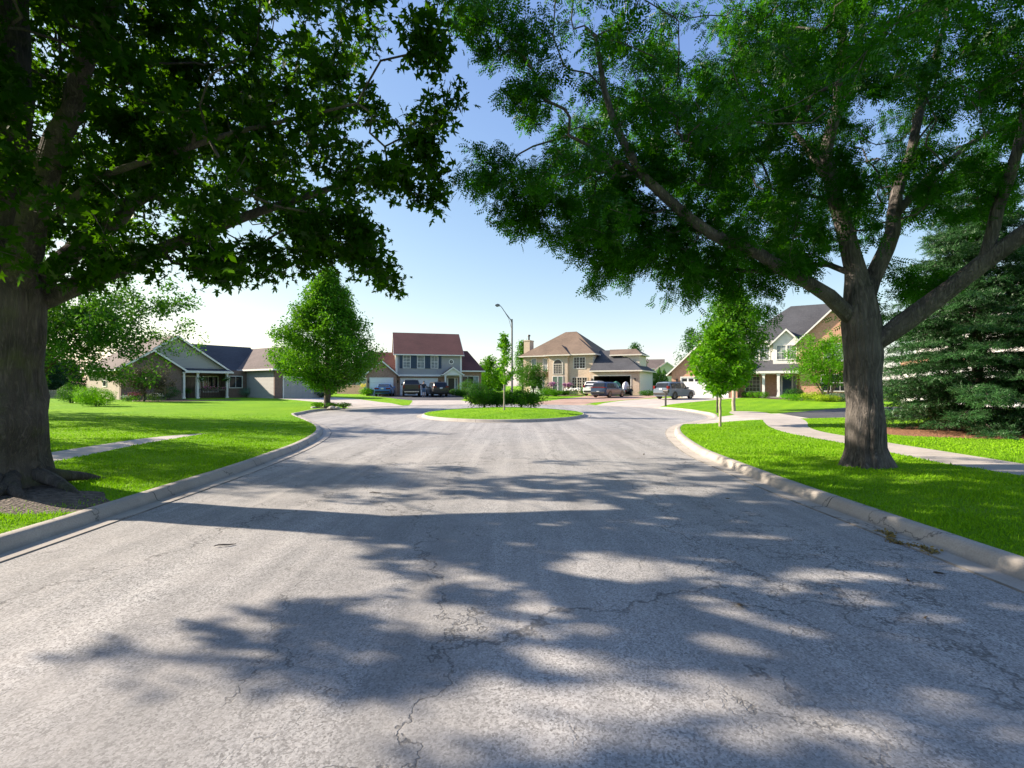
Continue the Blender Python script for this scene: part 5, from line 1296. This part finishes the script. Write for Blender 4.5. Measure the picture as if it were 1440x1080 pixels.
# trailer with a tarped load inside the garage mouth of the cream house
C_=frame_xy(OC,angC)
tx,ty=C_(15.0,-2.9);tz=H1(tx,ty)
T=empty('utility_trailer',(tx,ty,tz),angC,'small open utility trailer with black frame standing at the open garage','trailer')
b=MB();b.box(-1.25,1.25,-1.3,1.3,.48,.55)
for x in (-1.25,1.19): b.box(x,x+.06,-1.3,1.3,.55,.85);b.box(x,x+.06,-1.3,1.3,1.05,1.10)
for y in (-1.3,1.24): b.box(-1.2,1.2,y,y+.06,.55,.70)
for x in (-1.25,1.19):
    for y in (-1.3,0,1.24): b.box(x,x+.06,y,y+.06,.8,1.08)
b.box(-.05,.05,1.3,2.3,.45,.53);b.build('frame',M['black'],T)
for s in (-1,1):
    b=MB();b.tube([(s*1.32,0,.36),(s*1.52,0,.36)],.35,18);wh=b.build('wheel',M['rubber'],T)
    b=MB();b.tube([(s*1.50,0,.36),(s*1.535,0,.36)],.2,14);b.build('rim',M['rim'],wh)
    b=MB()
    for k in range(8):
        a0=math.pi*k/8;a1=math.pi*(k+1)/8;b.add([(s*1.28,.42*math.cos(a0),.38+.42*math.sin(a0)),(s*1.56,.42*math.cos(a0),.38+.42*math.sin(a0)),(s*1.56,.42*math.cos(a1),.38+.42*math.sin(a1)),(s*1.28,.42*math.cos(a1),.38+.42*math.sin(a1))],[(0,1,2,3)])
    b.build('mudguard',M['black'],T)
b=MB()
for s in (-1,1): b.box(s*1.1,s*.85,-1.34,-1.29,.48,.6)
b.build('tail_light',M['redlens'],T)
def lumpy(name,loc,rz,rad,mat,label,cat,seed,wr=.12,group=None,profile=None):
    rg=random.Random(seed);ph=[rg.uniform(0,6.28) for _ in range(6)];b=MB();nu,nv=28,12;V=[]
    for i in range(nv+1):
        t=i/nv*math.pi/2
        for j in range(nu):
            a=2*math.pi*j/nu; k=1+wr*(math.sin(3*a+ph[0]+2*t)+.6*math.sin(7*a+ph[1])*(.4+math.cos(t))+.4*math.sin(5*t*2+ph[2]+2*a))*.5
            V.append((rad[0]*math.cos(t)**.6*math.cos(a)*k if math.cos(t)>0 else 0,rad[1]*max(0,math.cos(t))**.6*math.sin(a)*k,rad[2]*math.sin(t)*(1+.06*math.sin(a*2+ph[3]))))
    for i in range(nv):
        for j in range(nu): b.f.append((i*nu+j,i*nu+(j+1)%nu,(i+1)*nu+(j+1)%nu,(i+1)*nu+j))
    b.f.append(tuple(range(nu-1,-1,-1)));b.v=V
    o=b.build(name,mat,None,smooth=True);o.location=loc;o.rotation_euler=(0,0,rz);return tag(o,label,cat,group)
TW=frame_xy((tx,ty),angC)
x,y=TW(-.45,-.1);lumpy('covered_load',(x,y,tz+.55),angC,(.72,1.05,1.15),plain('green_tarp',(.04,.16,.11),.6,var=.3),'rounded load under a dark green tarpaulin on the trailer','tarpaulin load',3)
x,y=TW(-.35,-1.0);lumpy('float_tube',(x,y,tz+.55),angC,(.6,.35,.32),plain('orange_vinyl',(.75,.34,.02),.4),'yellow-orange inflatable tucked at the tail of the trailer','inflatable',5,wr=.05)
x,y=TW(.72,.1);lumpy('covered_load',(x,y,tz+.55),angC,(.42,.95,1.1),plain('pale_tarp',(.62,.64,.68),.5,var=.15),'white and grey wrapped load right of the green tarpaulin','wrapped load',8)

# ------------------------------------------------------------------ the person by the pickup
M['skin']=plain('skin',(.50,.30,.21),.55,var=.05);M['shirt']=plain('dark_shirt',(.025,.03,.045),.8);M['shorts']=plain('blue_shorts',(.12,.20,.34),.8);M['hair']=plain('dark_hair',(.02,.014,.01),.7)
def skin_mesh(name,nodes,edges,mat,parent,sub=1):
    me=bpy.data.meshes.new(name);me.from_pydata([n[:3] for n in nodes],edges,[]);o=link(name,me,mat,parent)
    o.modifiers.new('skin','SKIN');sv=me.skin_vertices[0].data if me.skin_vertices else None
    if sv is None: me.skin_vertices.new() if hasattr(me.skin_vertices,'new') else None
    for i,n in enumerate(nodes):
        rr=n[3] if isinstance(n[3],(tuple,list)) else (n[3],n[3]); me.skin_vertices[0].data[i].radius=rr
    me.skin_vertices[0].data[0].use_root=True
    s=o.modifiers.new('sub','SUBSURF');s.levels=sub;s.render_levels=sub
    me2=o; return o
def person(px,Y,rz):
    x,y_,z=car_at(px,Y); r=empty('person',(x,y_,z),rz,'person in a dark shirt and blue shorts standing between the pickup and the charcoal suv','person')
    N=[(0,0,.95,(.15,.11)),(0,0,1.15,(.14,.10)),(0,0,1.36,(.17,.11)),(0,.0,1.46,(.09,.08)),(0,-.01,1.53,.055),(0,-.02,1.62,(.078,.09)),(0,-.02,1.72,(.07,.085))]
    E=[(0,1),(1,2),(2,3),(3,4),(4,5),(5,6)]
    def add(chain,start):
        p=start
        for c in chain: N.append(c);E.append((p,len(N)-1));p=len(N)-1
        return p
    for s in (-1,1):
        add([(s*.09,0,.88,.09),(s*.10,-.01+s*.03,.50,.058),(s*.105,.03+s*.03,.30,.056),(s*.105,.03+s*.03,.09,.04),(s*.12,-.10+s*.03,.035,.035)],0)
        w_=add([(s*.19,0,1.42,.058),(s*.25,.02,1.14,.042),(s*.235,-.11 if s>0 else -.03,.93,.030),(s*.235,-.135 if s>0 else -.045,.86,.032)],3)
        bx,by=(s*.235),(-.135 if s>0 else -.045)
        for k,(dx,l) in enumerate(((-.03,.07),(-.01,.085),(.01,.08),(.028,.062))):
            add([(bx+dx*.4*s,by+dx,.81,.010),(bx+dx*.5*s-.008*s,by+dx-.01,.81-l*.55,.009),(bx+dx*.4*s-.02*s,by+dx-.02,.81-l,.007)],w_)
        add([(bx-.02*s,by-.035,.84,.011),(bx-.03*s,by-.06,.79,.009)],w_)
    skin_mesh('body',N,E,M['skin'],r)
    b=MB();b.tube([(0,0,.88),(0,0,1.0),(0,0,1.2),(0,0,1.38),(0,0,1.47)],[.17,.165,.17,.20,.11],14)
    for s in (-1,1): b.tube([(s*.15,0,1.44),(s*.235,.01,1.24)],[.085,.07],10)
    sh=b.build('shirt',M['shirt'],r,smooth=True);sh.scale=(1.02,.78,1)
    b=MB();b.tube([(0,0,.98),(0,0,.84)],[.168,.18],14)
    for s in (-1,1): b.tube([(s*.09,0,.88),(s*.10,0,.55)],[.11,.10],12)
    so=b.build('shorts',M['shorts'],r,smooth=True);so.scale=(1.02,.85,1)
    b=MB();b.ball((0,.0,1.72),.098,14,8,(.92,1.05,.95));b.build('hair',M['hair'],r,smooth=True)
    for s in (-1,1):
        b=MB();b.ball((s*.12,-.07+s*.03,.035),.06,8,5,(.8,1.9,.6));b.build('shoe',M['white'],r,smooth=True)
    b=MB();b.ball((0,-.112,1.635),.018,6,4,(.8,1,1.4));b.build('nose',M['skin'],r)
    b=MB()
    for s in (-1,1): b.ball((s*.03,-.103,1.665),.011,6,4)
    b.build('eyes',M['black'],r)
    b=MB();b.box(-.022,.022,-.11,-.10,1.588,1.596);b.build('mouth',plain('lips',(.3,.1,.08),.6),r)
person(596,55.8,R(200))

# ------------------------------------------------------------------ shrubs, posts and the rest
def shrub(name,x,y,rx,ry,h,label,cat,mat='leaf_mid',n=1800,ls=.07,seed=1,group=None,lump=.12,template=OVAL,zbase=.05,stems=False,inner=.55,z=None,shape=1.0):
    rg=np.random.default_rng(seed); z=H1(x,y) if z is None else z
    v=rg.normal(size=(n,3));v/=np.linalg.norm(v,axis=1)[:,None]
    ph=rg.uniform(0,6.28,4);a=np.arctan2(v[:,1],v[:,0])
    k=1+lump*np.sin(3*a+ph[0]+2*v[:,2])+lump*.8*np.sin(6*a+ph[1]+5*v[:,2])+lump*.5*np.sin(9*v[:,2]+ph[2])
    s=(inner+(1-inner)*rg.random(n)**.5)*k
    P=v*s[:,None]*np.array([rx,ry,h/2])+np.array([0,0,h/2+zbase]); 
    if shape!=1.0: f=np.clip(1-(P[:,2]/h),.02,1)**shape; P[:,0]*=f*1.6;P[:,1]*=f*1.6
    ok_=P[:,2]>.02;P=P[ok_];vo=v[ok_]
    root=empty(name,(x,y,z),0,label,cat,group)
    b=MB()
    for i in range(7 if stems else 4):
        a_=i*2.4; b.tube([(0.05*math.cos(a_),.05*math.sin(a_),-.1),(.3*rx*math.cos(a_),.3*ry*math.sin(a_),h*.4),(.62*rx*math.cos(a_+.2),.62*ry*math.sin(a_+.2),h*.78)],[.035,.025,.008],5)
    b.build('stem',M['bark_dark'],root)
    scatter('foliage',P,template,ls,M[mat],rg,root,up=.4,out=vo*.9); return root
# left lawn in front of the ranch house
shrub('round_bush',at(136,31),31,1.05,1.0,1.15,'bright green rounded bush, nearest of the clump at the house end','bush','leaf_bright',5200,.07,1,'bushes by the ranch house',zbase=0)
shrub('round_bush',at(122,33.5),33.5,.8,.8,1.25,'bright green bush, middle one of the clump at the house end','bush','leaf_bright',3000,.07,2,'bushes by the ranch house',zbase=0)
shrub('round_bush',at(100,35),35,.85,.8,1.35,'mid green bush, farthest left of the clump at the house end','bush','leaf_mid',3000,.08,3,'bushes by the ranch house',zbase=0)
shrub('round_bush',at(236,42.8),42.8,1.05,.8,1.15,'dark clipped bush left of the ranch house porch','bush','leaf_dark',2600,.07,4,'bushes by the ranch house')
shrub('round_bush',at(347,51),51,1.05,.8,1.1,'pale silvery green bush beside the garage wing','bush','leaf_silver',2400,.09,5)
shrub('round_bush',at(391,50.5),50.5,1.2,.5,.6,'low dark bush at the brick corner of the ranch garage','bush','leaf_dark',1200,.08,6,'bushes by the ranch house')
shrub('round_bush',at(367,51),51,.5,.4,.4,'small low dark bush before the sided garage wing','bush','leaf_dark',500,.08,7,'bushes by the ranch house')
rgx=np.random.default_rng(41)
def round_tree(name,x,y,cz,rad,label,cat,seed,n,leaves,ls,mat,bark,limb,group=None,spread=.12,keep=None,thr=.012):
    T=shell_pts(np.random.default_rng(seed),n,cz,rad,inner=.3,keep=keep)
    return tree(name,(x,y,H1(x,y)),limb,T,leaves,ls,M[mat],M[bark],label,cat,group,seed=seed,spread=spread,step=.25,thr=thr)
round_tree('crabapple_tree',at(203,38.5),38.5,(0,0,1.75),(2.0,1.7,1.25),'small purple-leaved ornamental tree before the brown brick wing','ornamental tree',51,420,15000,.085,'leaf_purple','bark_dark',[(None,0,[(0,0,-.2,.09),(0,0,.7,.07),(.05,0,1.2,.05),(0,0,1.9,.02)])])
# flowers
def flowers(name,x,y,r,h,col,label,seed,n=60,group=None,mat='leaf_mid',size=.05):
    root=empty(name,(x,y,H1(x,y)),0,label,'flowers',group); rg=np.random.default_rng(seed)
    P=np.column_stack([rg.normal(size=n*6)*r*.5,rg.normal(size=n*6)*r*.4,rg.random(n*6)*h]);scatter('foliage',P,OVAL,.10,M[mat],rg,root,up=.4)
    b=MB()
    for i in range(n): b.ball((rg.normal()*r*.5,rg.normal()*r*.4,h*rg.uniform(.75,1.1)),size*rg.uniform(.7,1.3),6,4)
    b.build('blossom',col,root);return root
pink=plain('pink_petals',(.60,.12,.28),.6);whitep=plain('white_petals',(.75,.75,.68),.6);purp=plain('mauve_petals',(.30,.10,.22),.6);yel=plain('yellow_petals',(.7,.6,.1),.6)
flowers('flower_clump',at(193,38.2),38.0,.55,.65,pink,'pink flowering clump left of the purple tree trunk',1)
flowers('flower_clump',at(214,39),39.2,.6,.55,whitep,'white flowering clump right of the purple tree trunk',2)
flowers('flower_clump',at(178,38.5),38.6,.5,.4,whitep,'low pale flowers at the corner of the brown brick wing',3,40)
shrub('low_plant',at(466,34.2),34.2,.45,.35,.35,'low leafy plant right of the street tree trunk','plant','leaf_mid',500,.09,11)
shrub('low_plant',at(482,34.3),34.5,.55,.35,.32,'bright low plant at the right edge of the street tree bed','plant','leaf_bright',500,.09,12)
shrub('low_plant',at(446,34.3),34.4,.5,.35,.36,'bright low plant left of the street tree trunk','plant','leaf_bright',500,.09,13)
# hanging baskets and flower box of the porch
A_=frame_xy(OA,angA)
for k,(lx,lz,lab) in enumerate(((6.15,1.75,'hanging basket with trailing white flowers on the left porch post'),(8.4,1.8,'hanging basket with pale flowers on the right porch post'),(5.2,.65,'leafy fern in a pot beside the ranch house door'))):
    x,y=A_(lx,-.35 if k<2 else .2); root=empty('hanging_basket' if k<2 else 'potted_fern',(x,y,ZA+lz),0,lab,'plant pot'); rg=np.random.default_rng(60+k)
    b=MB();b.tube([(0,0,-.02),(0,0,.18)],[.10,.16],12);
    if k<2: b.tube([(0,0,.18),(0,0,.78)],.008,4)
    else: b.tube([(0,0,-.53),(0,0,0)],[.16,.12],10)
    b.build('pot',M['black'],root)
    P=rg.normal(size=(260,3))*np.array([.19,.19,.13])+np.array([0,0,.2]);scatter('foliage',P,OVAL,.10,M['leaf_mid'],rg,root,up=.4)
    if k<2:
        b=MB()
        for i in range(22): b.ball(tuple(rg.normal(size=3)*np.array([.2,.2,.14])+np.array([0,0,.2])),.035,5,4)
        b.build('blossom',whitep,root)
x,y=A_(7.25,-.3);root=empty('flower_box',(x,y,ZA+.95),angA,'long flower box of red and pink blooms on the porch railing','flower box');rg=np.random.default_rng(70)
b=MB();b.box(-1.1,1.1,-.1,.1,-.1,.1);b.build('box',M['bark_dark'],root)
P=rg.normal(size=(500,3))*np.array([.0,.1,.07]);P[:,0]=rg.uniform(-1.1,1.1,500);P[:,2]+=.17;scatter('foliage',P,OVAL,.09,M['leaf_mid'],rg,root,up=.4)
b=MB()
for i in range(60): b.ball((rg.uniform(-1.1,1.1),rg.normal()*.09,.2+rg.normal()*.06),.04,5,4)
b.build('blossom',pink,root)

# island shrubs
def bigshrub(px,Y,rx,ry,h,label,seed,n=7000,mat='leaf_linden'):
    x=at(px,Y); T=shell_pts(np.random.default_rng(seed),240,(0,0,h*.56),(rx,ry,h*.47),inner=.35,keep=lambda p:p[2]>.18)
    limbs=[(None,0,[(0,0,-.1,.07),(0,0,.15,.06),(-.2*rx,0,h*.45,.03)])]
    for k in range(4):
        a=k*1.6+.4; limbs.append((near((0,0,.12)),0,[(.03*math.cos(a),.03*math.sin(a),.14,.04),(rx*.35*math.cos(a),ry*.35*math.sin(a),h*.45,.028),(rx*.6*math.cos(a),ry*.6*math.sin(a),h*.75,.012)]))
    return tree('island_shrub',(x,Y,H1(x,Y)),limbs,T,n,.095,M[mat],M['bark_dark'],label,'shrub','broad shrubs at the back of the round island',seed=seed,spread=.13,step=.2,thr=.012,sag=.03)
bigshrub(681,31.2,1.15,1.0,1.05,'open-branched green shrub at the left of the three on the island',81,4200)
bigshrub(699,32.0,.95,.9,.98,'middle green shrub of the three on the island, behind the sapling',82,4200)
bigshrub(733,31.0,1.55,1.25,1.0,'broadest dense green shrub on the island, right of the sapling',83,7500)
# planting before the two middle houses
shrub('low_plant',at(722,46.5),46.5,.9,.6,.8,'bright green shrub beyond the hydrant','shrub','leaf_bright',1500,.1,90)
for i,(px,Y,rx,h,mat,lab) in enumerate(((661,57,1.5,2.0,'leaf_mid','tall shrub by the window of the grey-sided house'),(642,59.5,.9,.85,'leaf_dark','dark low shrub left of the porch steps'),(649,57.5,.8,.7,'leaf_mid','low shrub right of the porch steps'),
   (672,54,1.2,1.6,'leaf_dark','dark shrub at the right corner of the grey-sided house'),
   (770,59,1.1,.95,'leaf_bright','bright low shrub left of the paver driveway'),(781,58.5,.8,.7,'leaf_bright','bright low shrub nearest the cream house entrance path'),
   (768,63.5,1.0,1.1,'leaf_dark','dark shrub under the bay window'),(794,62.5,.7,.6,'leaf_mid','small shrub left of the white flowers by the cream house'),
   (821,63.5,.55,1.0,'leaf_bright','round bush at the edge of the paver driveway'))):
    shrub('garden_shrub',at(px,Y),Y,rx,rx*.7,h,lab,'shrub',mat,1700 if h<1.5 else 3000,.10,100+i,'garden shrubs of the middle houses')
flowers('flower_clump',at(808,62),61.6,1.1,.8,whitep,'white and yellow flowering clump at the paver driveway edge',14,90,size=.09)
flowers('flower_clump',at(778,65.5),66.0,.55,1.5,purp,'tall mauve flowers left of the green double door',15,60,mat='leaf_purple',size=.08)
flowers('flower_clump',at(799,64.0),64.2,.55,1.4,purp,'tall mauve flowers right of the green double door',16,60,mat='leaf_purple',size=.08)
flowers('flower_clump',at(511,60.5),60.5,.6,1.3,yel,'yellow lilies left of the small garage',17,26,mat='leaf_bright',size=.07)
shrub('garden_shrub',at(516,59.5),59.5,.9,.6,.9,'bright leafy clump left of the small brick garage','shrub','leaf_bright',1500,.11,118,'garden shrubs of the middle houses')
shrub('garden_shrub',at(450,52),52,1.8,.7,1.15,'dark hedge-like shrub behind the street tree trunk','shrub','leaf_dark',2400,.1,119)
shrub('garden_shrub',at(911,58.5),58.5,1.1,.7,.65,'low green shrubs along the pale garage end wall','shrub','leaf_mid',1500,.1,120,'garden shrubs of the middle houses')
# red brick house planting
for i,(px,Y) in enumerate(((1048,50),(1056,49.4),(1066,48.7),(1075,48.0))):
    shrub('clipped_bush',at(px,Y),Y,.42,.42,.62,['small clipped ball bush, farthest left of the row by the brick porch','second small clipped ball bush of the row by the brick porch','third small clipped ball bush of the row by the brick porch','small clipped ball bush closest to the porch columns'][i],'bush','leaf_bright',900,.07,130+i,'row of clipped bushes')
for i,(px,Y,rx,h,mat,lab) in enumerate(((1118,44.5,.9,1.0,'leaf_dark','dark rounded bush by the navy door'),(1125,41.8,1.9,.55,'leaf_bright','low spreading green groundcover bush before the brick house'),(1152,40.5,1.4,.75,'leaf_yellow','yellow-green low bush left of the multi-stemmed tree'),(1182,39.5,1.2,.7,'leaf_silver','pale bluish low bush right of the multi-stemmed tree'),(1165,39.0,1.0,.5,'leaf_yellow','small yellow-green bush under the multi-stemmed tree'))):
    shrub('garden_shrub',at(px,Y),Y,rx,rx*.7,h,lab,'shrub',mat,2200,.085,140+i,'garden shrubs of the brick house')
T_=shell_pts(np.random.default_rng(61),520,(-.3,0,3.35),(2.75,2.3,2.65),inner=.3,keep=lambda p:p[2]>.9+.25*abs(p[0]))
ml=[(None,0,[(0,0,-.2,.10),(0,0,.2,.09),(.2,0,1.5,.07),(.4,0,3.2,.04),(.5,0,4.6,.02)])]+[(near((0,0,.15)),0,[(.06*math.cos(a),.06*math.sin(a),.15,.07),(.9*math.cos(a),.7*math.sin(a),1.6,.05),(1.7*math.cos(a),1.4*math.sin(a),3.0,.03)]) for a in (.3,1.8,3.0,4.4,5.4)]
tree('multi_stem_tree',(at(1163,39.8),39.8,H1(at(1163,39.8),39.8)),ml,T_,20000,.12,M['leaf_bright'],M['bark_dark'],'spreading multi-stemmed light green tree in front of the brick house','tree',seed=61,spread=.17,sag=.05)
# tree before the cream house
round_tree('garden_tree',at(750,53),53,(0,0,2.3),(1.7,1.5,1.75),'rounded dark green tree left of the cream house entrance','tree',62,260,9000,.12,'leaf_mid','bark_dark',[(None,0,[(0,0,-.2,.10),(0,0,.6,.08),(.05,0,1.6,.06),(0,0,3.2,.02)])],spread=.15)
# background trees
for i,(px,Y,h,rad,h0,mat,lab) in enumerate(((688,82,5.6,2.6,.6,'leaf_linden','green tree filling the gap between the two middle houses'),(678,90,4.6,2.2,.5,'leaf_dark','dark green tree just right of the grey-sided house'),
   (735,96,9.6,1.9,1.5,'leaf_linden','tall narrow tree behind the cream house chimney'),(893,98,9.2,2.6,1.2,'leaf_dark','dark tree rising behind the garage dormer'),
   (972,88,11.0,3.6,1.0,'leaf_dark','large dark tree rising behind the red brick garage gable'),(700,100,4.6,2.0,.4,'leaf_linden','rounded tree farther back in the gap right of the sapling'),
   (1090,92,9.0,3.2,1.0,'leaf_dark','dark tree behind the red brick house'),(520,140,5.0,2.5,.5,'leaf_dark','low distant tree beyond the fence'))):
    crown_tree('background_tree',at(px,Y),Y,h,rad,h0,.18,lab,'tree','trees behind the houses',seed=200+i,n=150,leaves=4200,ls=.30,mat=mat,peak=.4,expo=.6,spread=.4,step=.7,rmin=.02)
for i,(px,Y) in enumerate(((920,72),(927,71),(934,70))):
    shrub('thuja',at(px,Y),Y,.55,.55,[3.4,3.8,3.5][i],['left thuja column of three behind the silver-blue suv','middle and tallest thuja column of three behind the silver-blue suv','right thuja column of three behind the silver-blue suv'][i],'conifer','leaf_linden',3200,.11,220+i,'thuja columns',lump=.06,shape=.45)
shrub('background_hedge',at(913,70),70,1.0,.8,1.9,'dark hedge left of the thuja columns','hedge','leaf_dark',2400,.13,225)
for i,(px,Y,h,rb_) in enumerate(((64,52,5.0,2.6),(96,56,4.2,2.2),(30,50,5.5,2.4))):
    spruce('background_spruce',at(px,Y),Y,h,rb_,['dark conifer far left just right of the maple trunk','smaller dark conifer behind the clump of bright bushes','dark conifer behind the maple trunk'][i],'conifer',seed=230+i,mat='needle_dark',z0=.3,dens_=.45,size=.42,group='dark conifers behind the left lawn')
# more lawn trees at the left (they shade the lawn in the photograph)
crown_tree('lawn_shade_tree',-18.8,12.6,8.4,3.1,1.7,.18,'lawn tree left of the big maple whose shadow falls over the left verge and sidewalk','tree',seed=241,n=260,leaves=15000,ls=.17,mat='leaf_dark',peak=.35,expo=.5,spread=.25,step=.4)
crown_tree('lawn_shade_tree',-31,24,9.0,3.6,1.6,.2,'large lawn tree at the far left behind the maple','tree',seed=240,n=200,leaves=6000,ls=.25,mat='leaf_dark',peak=.4,expo=.6,spread=.3,step=.5,rmin=.01)

# fences
def fence(name,x0,y0,x1,y1,h,label,mat,gap=.14):
    L_=math.hypot(x1-x0,y1-y0);rz=math.atan2(y1-y0,x1-x0); z0=H1(x0,y0);z1=H1(x1,y1);root=empty(name,(x0,y0,z0),rz,label,'fence')
    b=MB();n=int(L_/gap)
    for i in range(n):
        x=i*gap;z=(z1-z0)*x/L_; b.prism([(x,z-.05),(x+gap*.72,z-.05),(x+gap*.72,z+h-.06),(x+gap*.36,z+h),(x,z+h-.06)],-.012,.012,'y')
    b.build('picket_panel',mat,root)
    b=MB()
    for z in (.25,h-.3): b.add([(0,.02,z),(L_,.02,z+z1-z0),(L_,.06,z+z1-z0),(0,.06,z),(0,.02,z+.08),(L_,.02,z+.08+z1-z0),(L_,.06,z+.08+z1-z0),(0,.06,z+.08)],[(0,3,2,1),(4,5,6,7),(0,1,5,4),(1,2,6,5),(2,3,7,6),(3,0,4,7)])
    b.build('rail',mat,root)
    for i in range(int(L_/2.4)+1):
        b=MB();x=min(L_-.1,i*2.4);z=(z1-z0)*x/L_;b.box(x,x+.1,.062,.16,z-.3,z+h+.05);b.build('post',mat,root)
wood=plain('weathered_wood',(.20,.15,.11),.9,var=.3,scale=8);greyw=plain('grey_wood',(.26,.26,.26),.9,var=.25,scale=8)
fence('wooden_fence',at(474,70),70,at(512,66),66,1.25,'low brown wooden picket fence between the ranch garage and the small brick garage',wood)
fence('wooden_fence',at(20,42),42,at(104,47),47,.75,'low grey fence far left behind the bright bushes',greyw)

# street lamp
Yl=45.5;xl=at(720,Yl);zl=H1(xl,Yl)
SL=empty('street_lamp',(xl,Yl,zl),0,'tall grey street lamp with a curved arm behind the round island','street lamp')
b=MB();b.tube([(0,0,-.2),(0,0,7.6)],[.12,.075],12);b.box(-.19,.19,-.19,.19,-.1,.05);b.build('pole',M['galv'],SL,smooth=False)
hp=zl
armz=lambda py:EYE+(HOR-py)*Yl/FPX-zl
b=MB();b.tube([(0,0,armz(456)),(-.1,0,armz(450)),(-.55,0,armz(441)),(-.95,0,armz(432)),(-1.1,0,armz(429.5))],[.045,.042,.036,.03,.028],8);b.tube([(0,0,armz(465)),(-.3,0,armz(448)),(-.62,0,armz(440))],.018,6);b.build('arm',M['galv'],SL)
b=MB();b.prism([(-1.1,armz(430.5)),(-1.12,armz(428.2)),(-1.3,armz(427.2)),(-1.52,armz(428.3)),(-1.55,armz(429.8)),(-1.35,armz(431))],-.13,.13,'y');hd=b.build('lamp_head',M['galv'],SL,bevel=.02)
b=MB();b.ball((-1.36,0,armz(430.6)),.11,10,6,(1,.9,.6));b.build('lens',M['glass_pale'],hd)
# hydrant
Yh=45.3;xh=at(706,Yh);HY=empty('fire_hydrant',(xh,Yh,H1(xh,Yh)),0,'red fire hydrant behind the island sapling','fire hydrant');rp_=plain('red_paint',(.45,.02,.015),.4)
b=MB();b.tube([(0,0,-.05),(0,0,.04),(0,0,.05),(0,0,.52),(0,0,.53),(0,0,.57)],[.17,.17,.12,.12,.16,.16],14);b.build('barrel',rp_,HY)
b=MB();b.ball((0,0,.57),.135,12,8,(1,1,1.1));b.tube([(0,0,.7),(0,0,.78)],.03,6);b.build('cap',rp_,HY,smooth=True)
for s in (-1,1):
    b=MB();b.tube([(s*.1,0,.40),(s*.21,0,.40)],[.055,.07],10);b.build('outlet',rp_,HY)
b=MB();b.tube([(0,-.1,.34),(0,-.22,.34)],[.075,.09],10);b.build('outlet',rp_,HY)
# marker post / mailbox beside the brick-house driveway
Yp=37.6;xp=at(936,Yp);MP=empty('mailbox',(xp,Yp,H1(xp,Yp)),R(30),'slim black mailbox post at the kerb before the silver-blue suv','mailbox')
b=MB();b.box(-.05,.05,-.05,.05,-.2,1.05);b.box(-.035,.035,-.28,.12,1.03,1.06);b.build('post',M['black'],MP)
b=MB();b.prism([(-.09,1.06),(.09,1.06),(.09,1.18),(.06,1.24),(0,1.265),(-.06,1.24),(-.09,1.18)],-.28,.2,'y');bx_=b.build('box',M['black'],MP)
b=MB();b.box(.092,.10,-.1,-.07,1.12,1.3);b.build('flag',rp_,bx_)
# stake by sapling
Yk=26.5;xk=at(712,Yk)
# lumpy stones at the street tree
for i,(dx,s_) in enumerate(((.55,.22),(.9,.16),(-.7,.18))):
    x=-12.75+dx;y=33.75;lumpy('garden_stone',(x,y,H1(x,y)-.03),i,(s_*1.2,s_,s_*.8),plain('limestone',(.42,.40,.36),.9,var=.3,scale=6),['pale stone just right of the street tree trunk','smaller pale stone near the right plants of the street tree bed','pale stone left of the street tree trunk'][i],'stone',30+i,wr=.25)
# fallen twigs and leaves on the road
rgt=random.Random(12)
def twig(px,py,L_,rz,label,name='fallen_twig'):
    Y=EYE*FPX/(py-HOR);x=(px-720)/FPX*Y;b=MB();pts=[];a=0
    for i in range(6): pts.append((L_*(i/5-.5),.012*math.sin(i*1.7),.012+.006*math.sin(i)));
    b.tube(pts,[.004,.008,.009,.008,.006,.003],6);o=b.build(name,M['bark_dark'],None);o.location=(x,Y,.004);o.rotation_euler=(0,0,rz);tag(o,label,'twig')
twig(317,768,.20,.45,'small dark twig lying on the sunlit left part of the road')
twig(528,694,.18,.1,'short dark twig on the road right of the left shadow edge')
def leaflitter():
    pts=[(1023,701),(1275,816),(1039,850),(1313,805),(1301,868),(1154,835),(905,640)]
    for i,(px,py) in enumerate(pts):
        Y=EYE*FPX/(py-HOR);x=(px-720)/FPX*Y; rg=np.random.default_rng(300+i)
        o=scatter('fallen_leaf',np.array([[0,0,.012]]),MAPLE,.085,plain('dead_leaf',(.09,.06,.03),.8),rg,None,up=.95);o.location=(x,Y,0);o.rotation_euler=(0,0,i*1.3)
        so=o.modifiers.new('thick','SOLIDIFY');so.thickness=.002
        tag(o,['fallen leaf on the road short of the right kerb step','fallen leaf farthest right near the gutter debris','fallen leaf in the middle of the shaded right lane','fallen leaf beside the right gutter','fallen leaf on the road below the right gutter debris','fallen leaf in the shaded road left of the gutter debris','fallen leaf far up the road'][i],'leaf','fallen leaves on the road')
leaflitter()
# debris strip in the right gutter
rg=np.random.default_rng(77);n=420
t=rg.random(n);cx=4.10+.0*t+rg.normal(size=n)*.03;cy=4.85+.8*t
Pd=np.column_stack([cx+.08*np.sin(t*9),cy,.012+rg.random(n)*.012])
o=scatter('leaf_debris',Pd,OVAL,.035,leaf_mat('debris',(.16,.10,.03),(.30,.22,.06),(.1,.08,.02),tw=.1),rg,None,up=.9);tag(o,'thin strip of dry leaf and grass litter along the right gutter','leaf litter',kind='stuff')
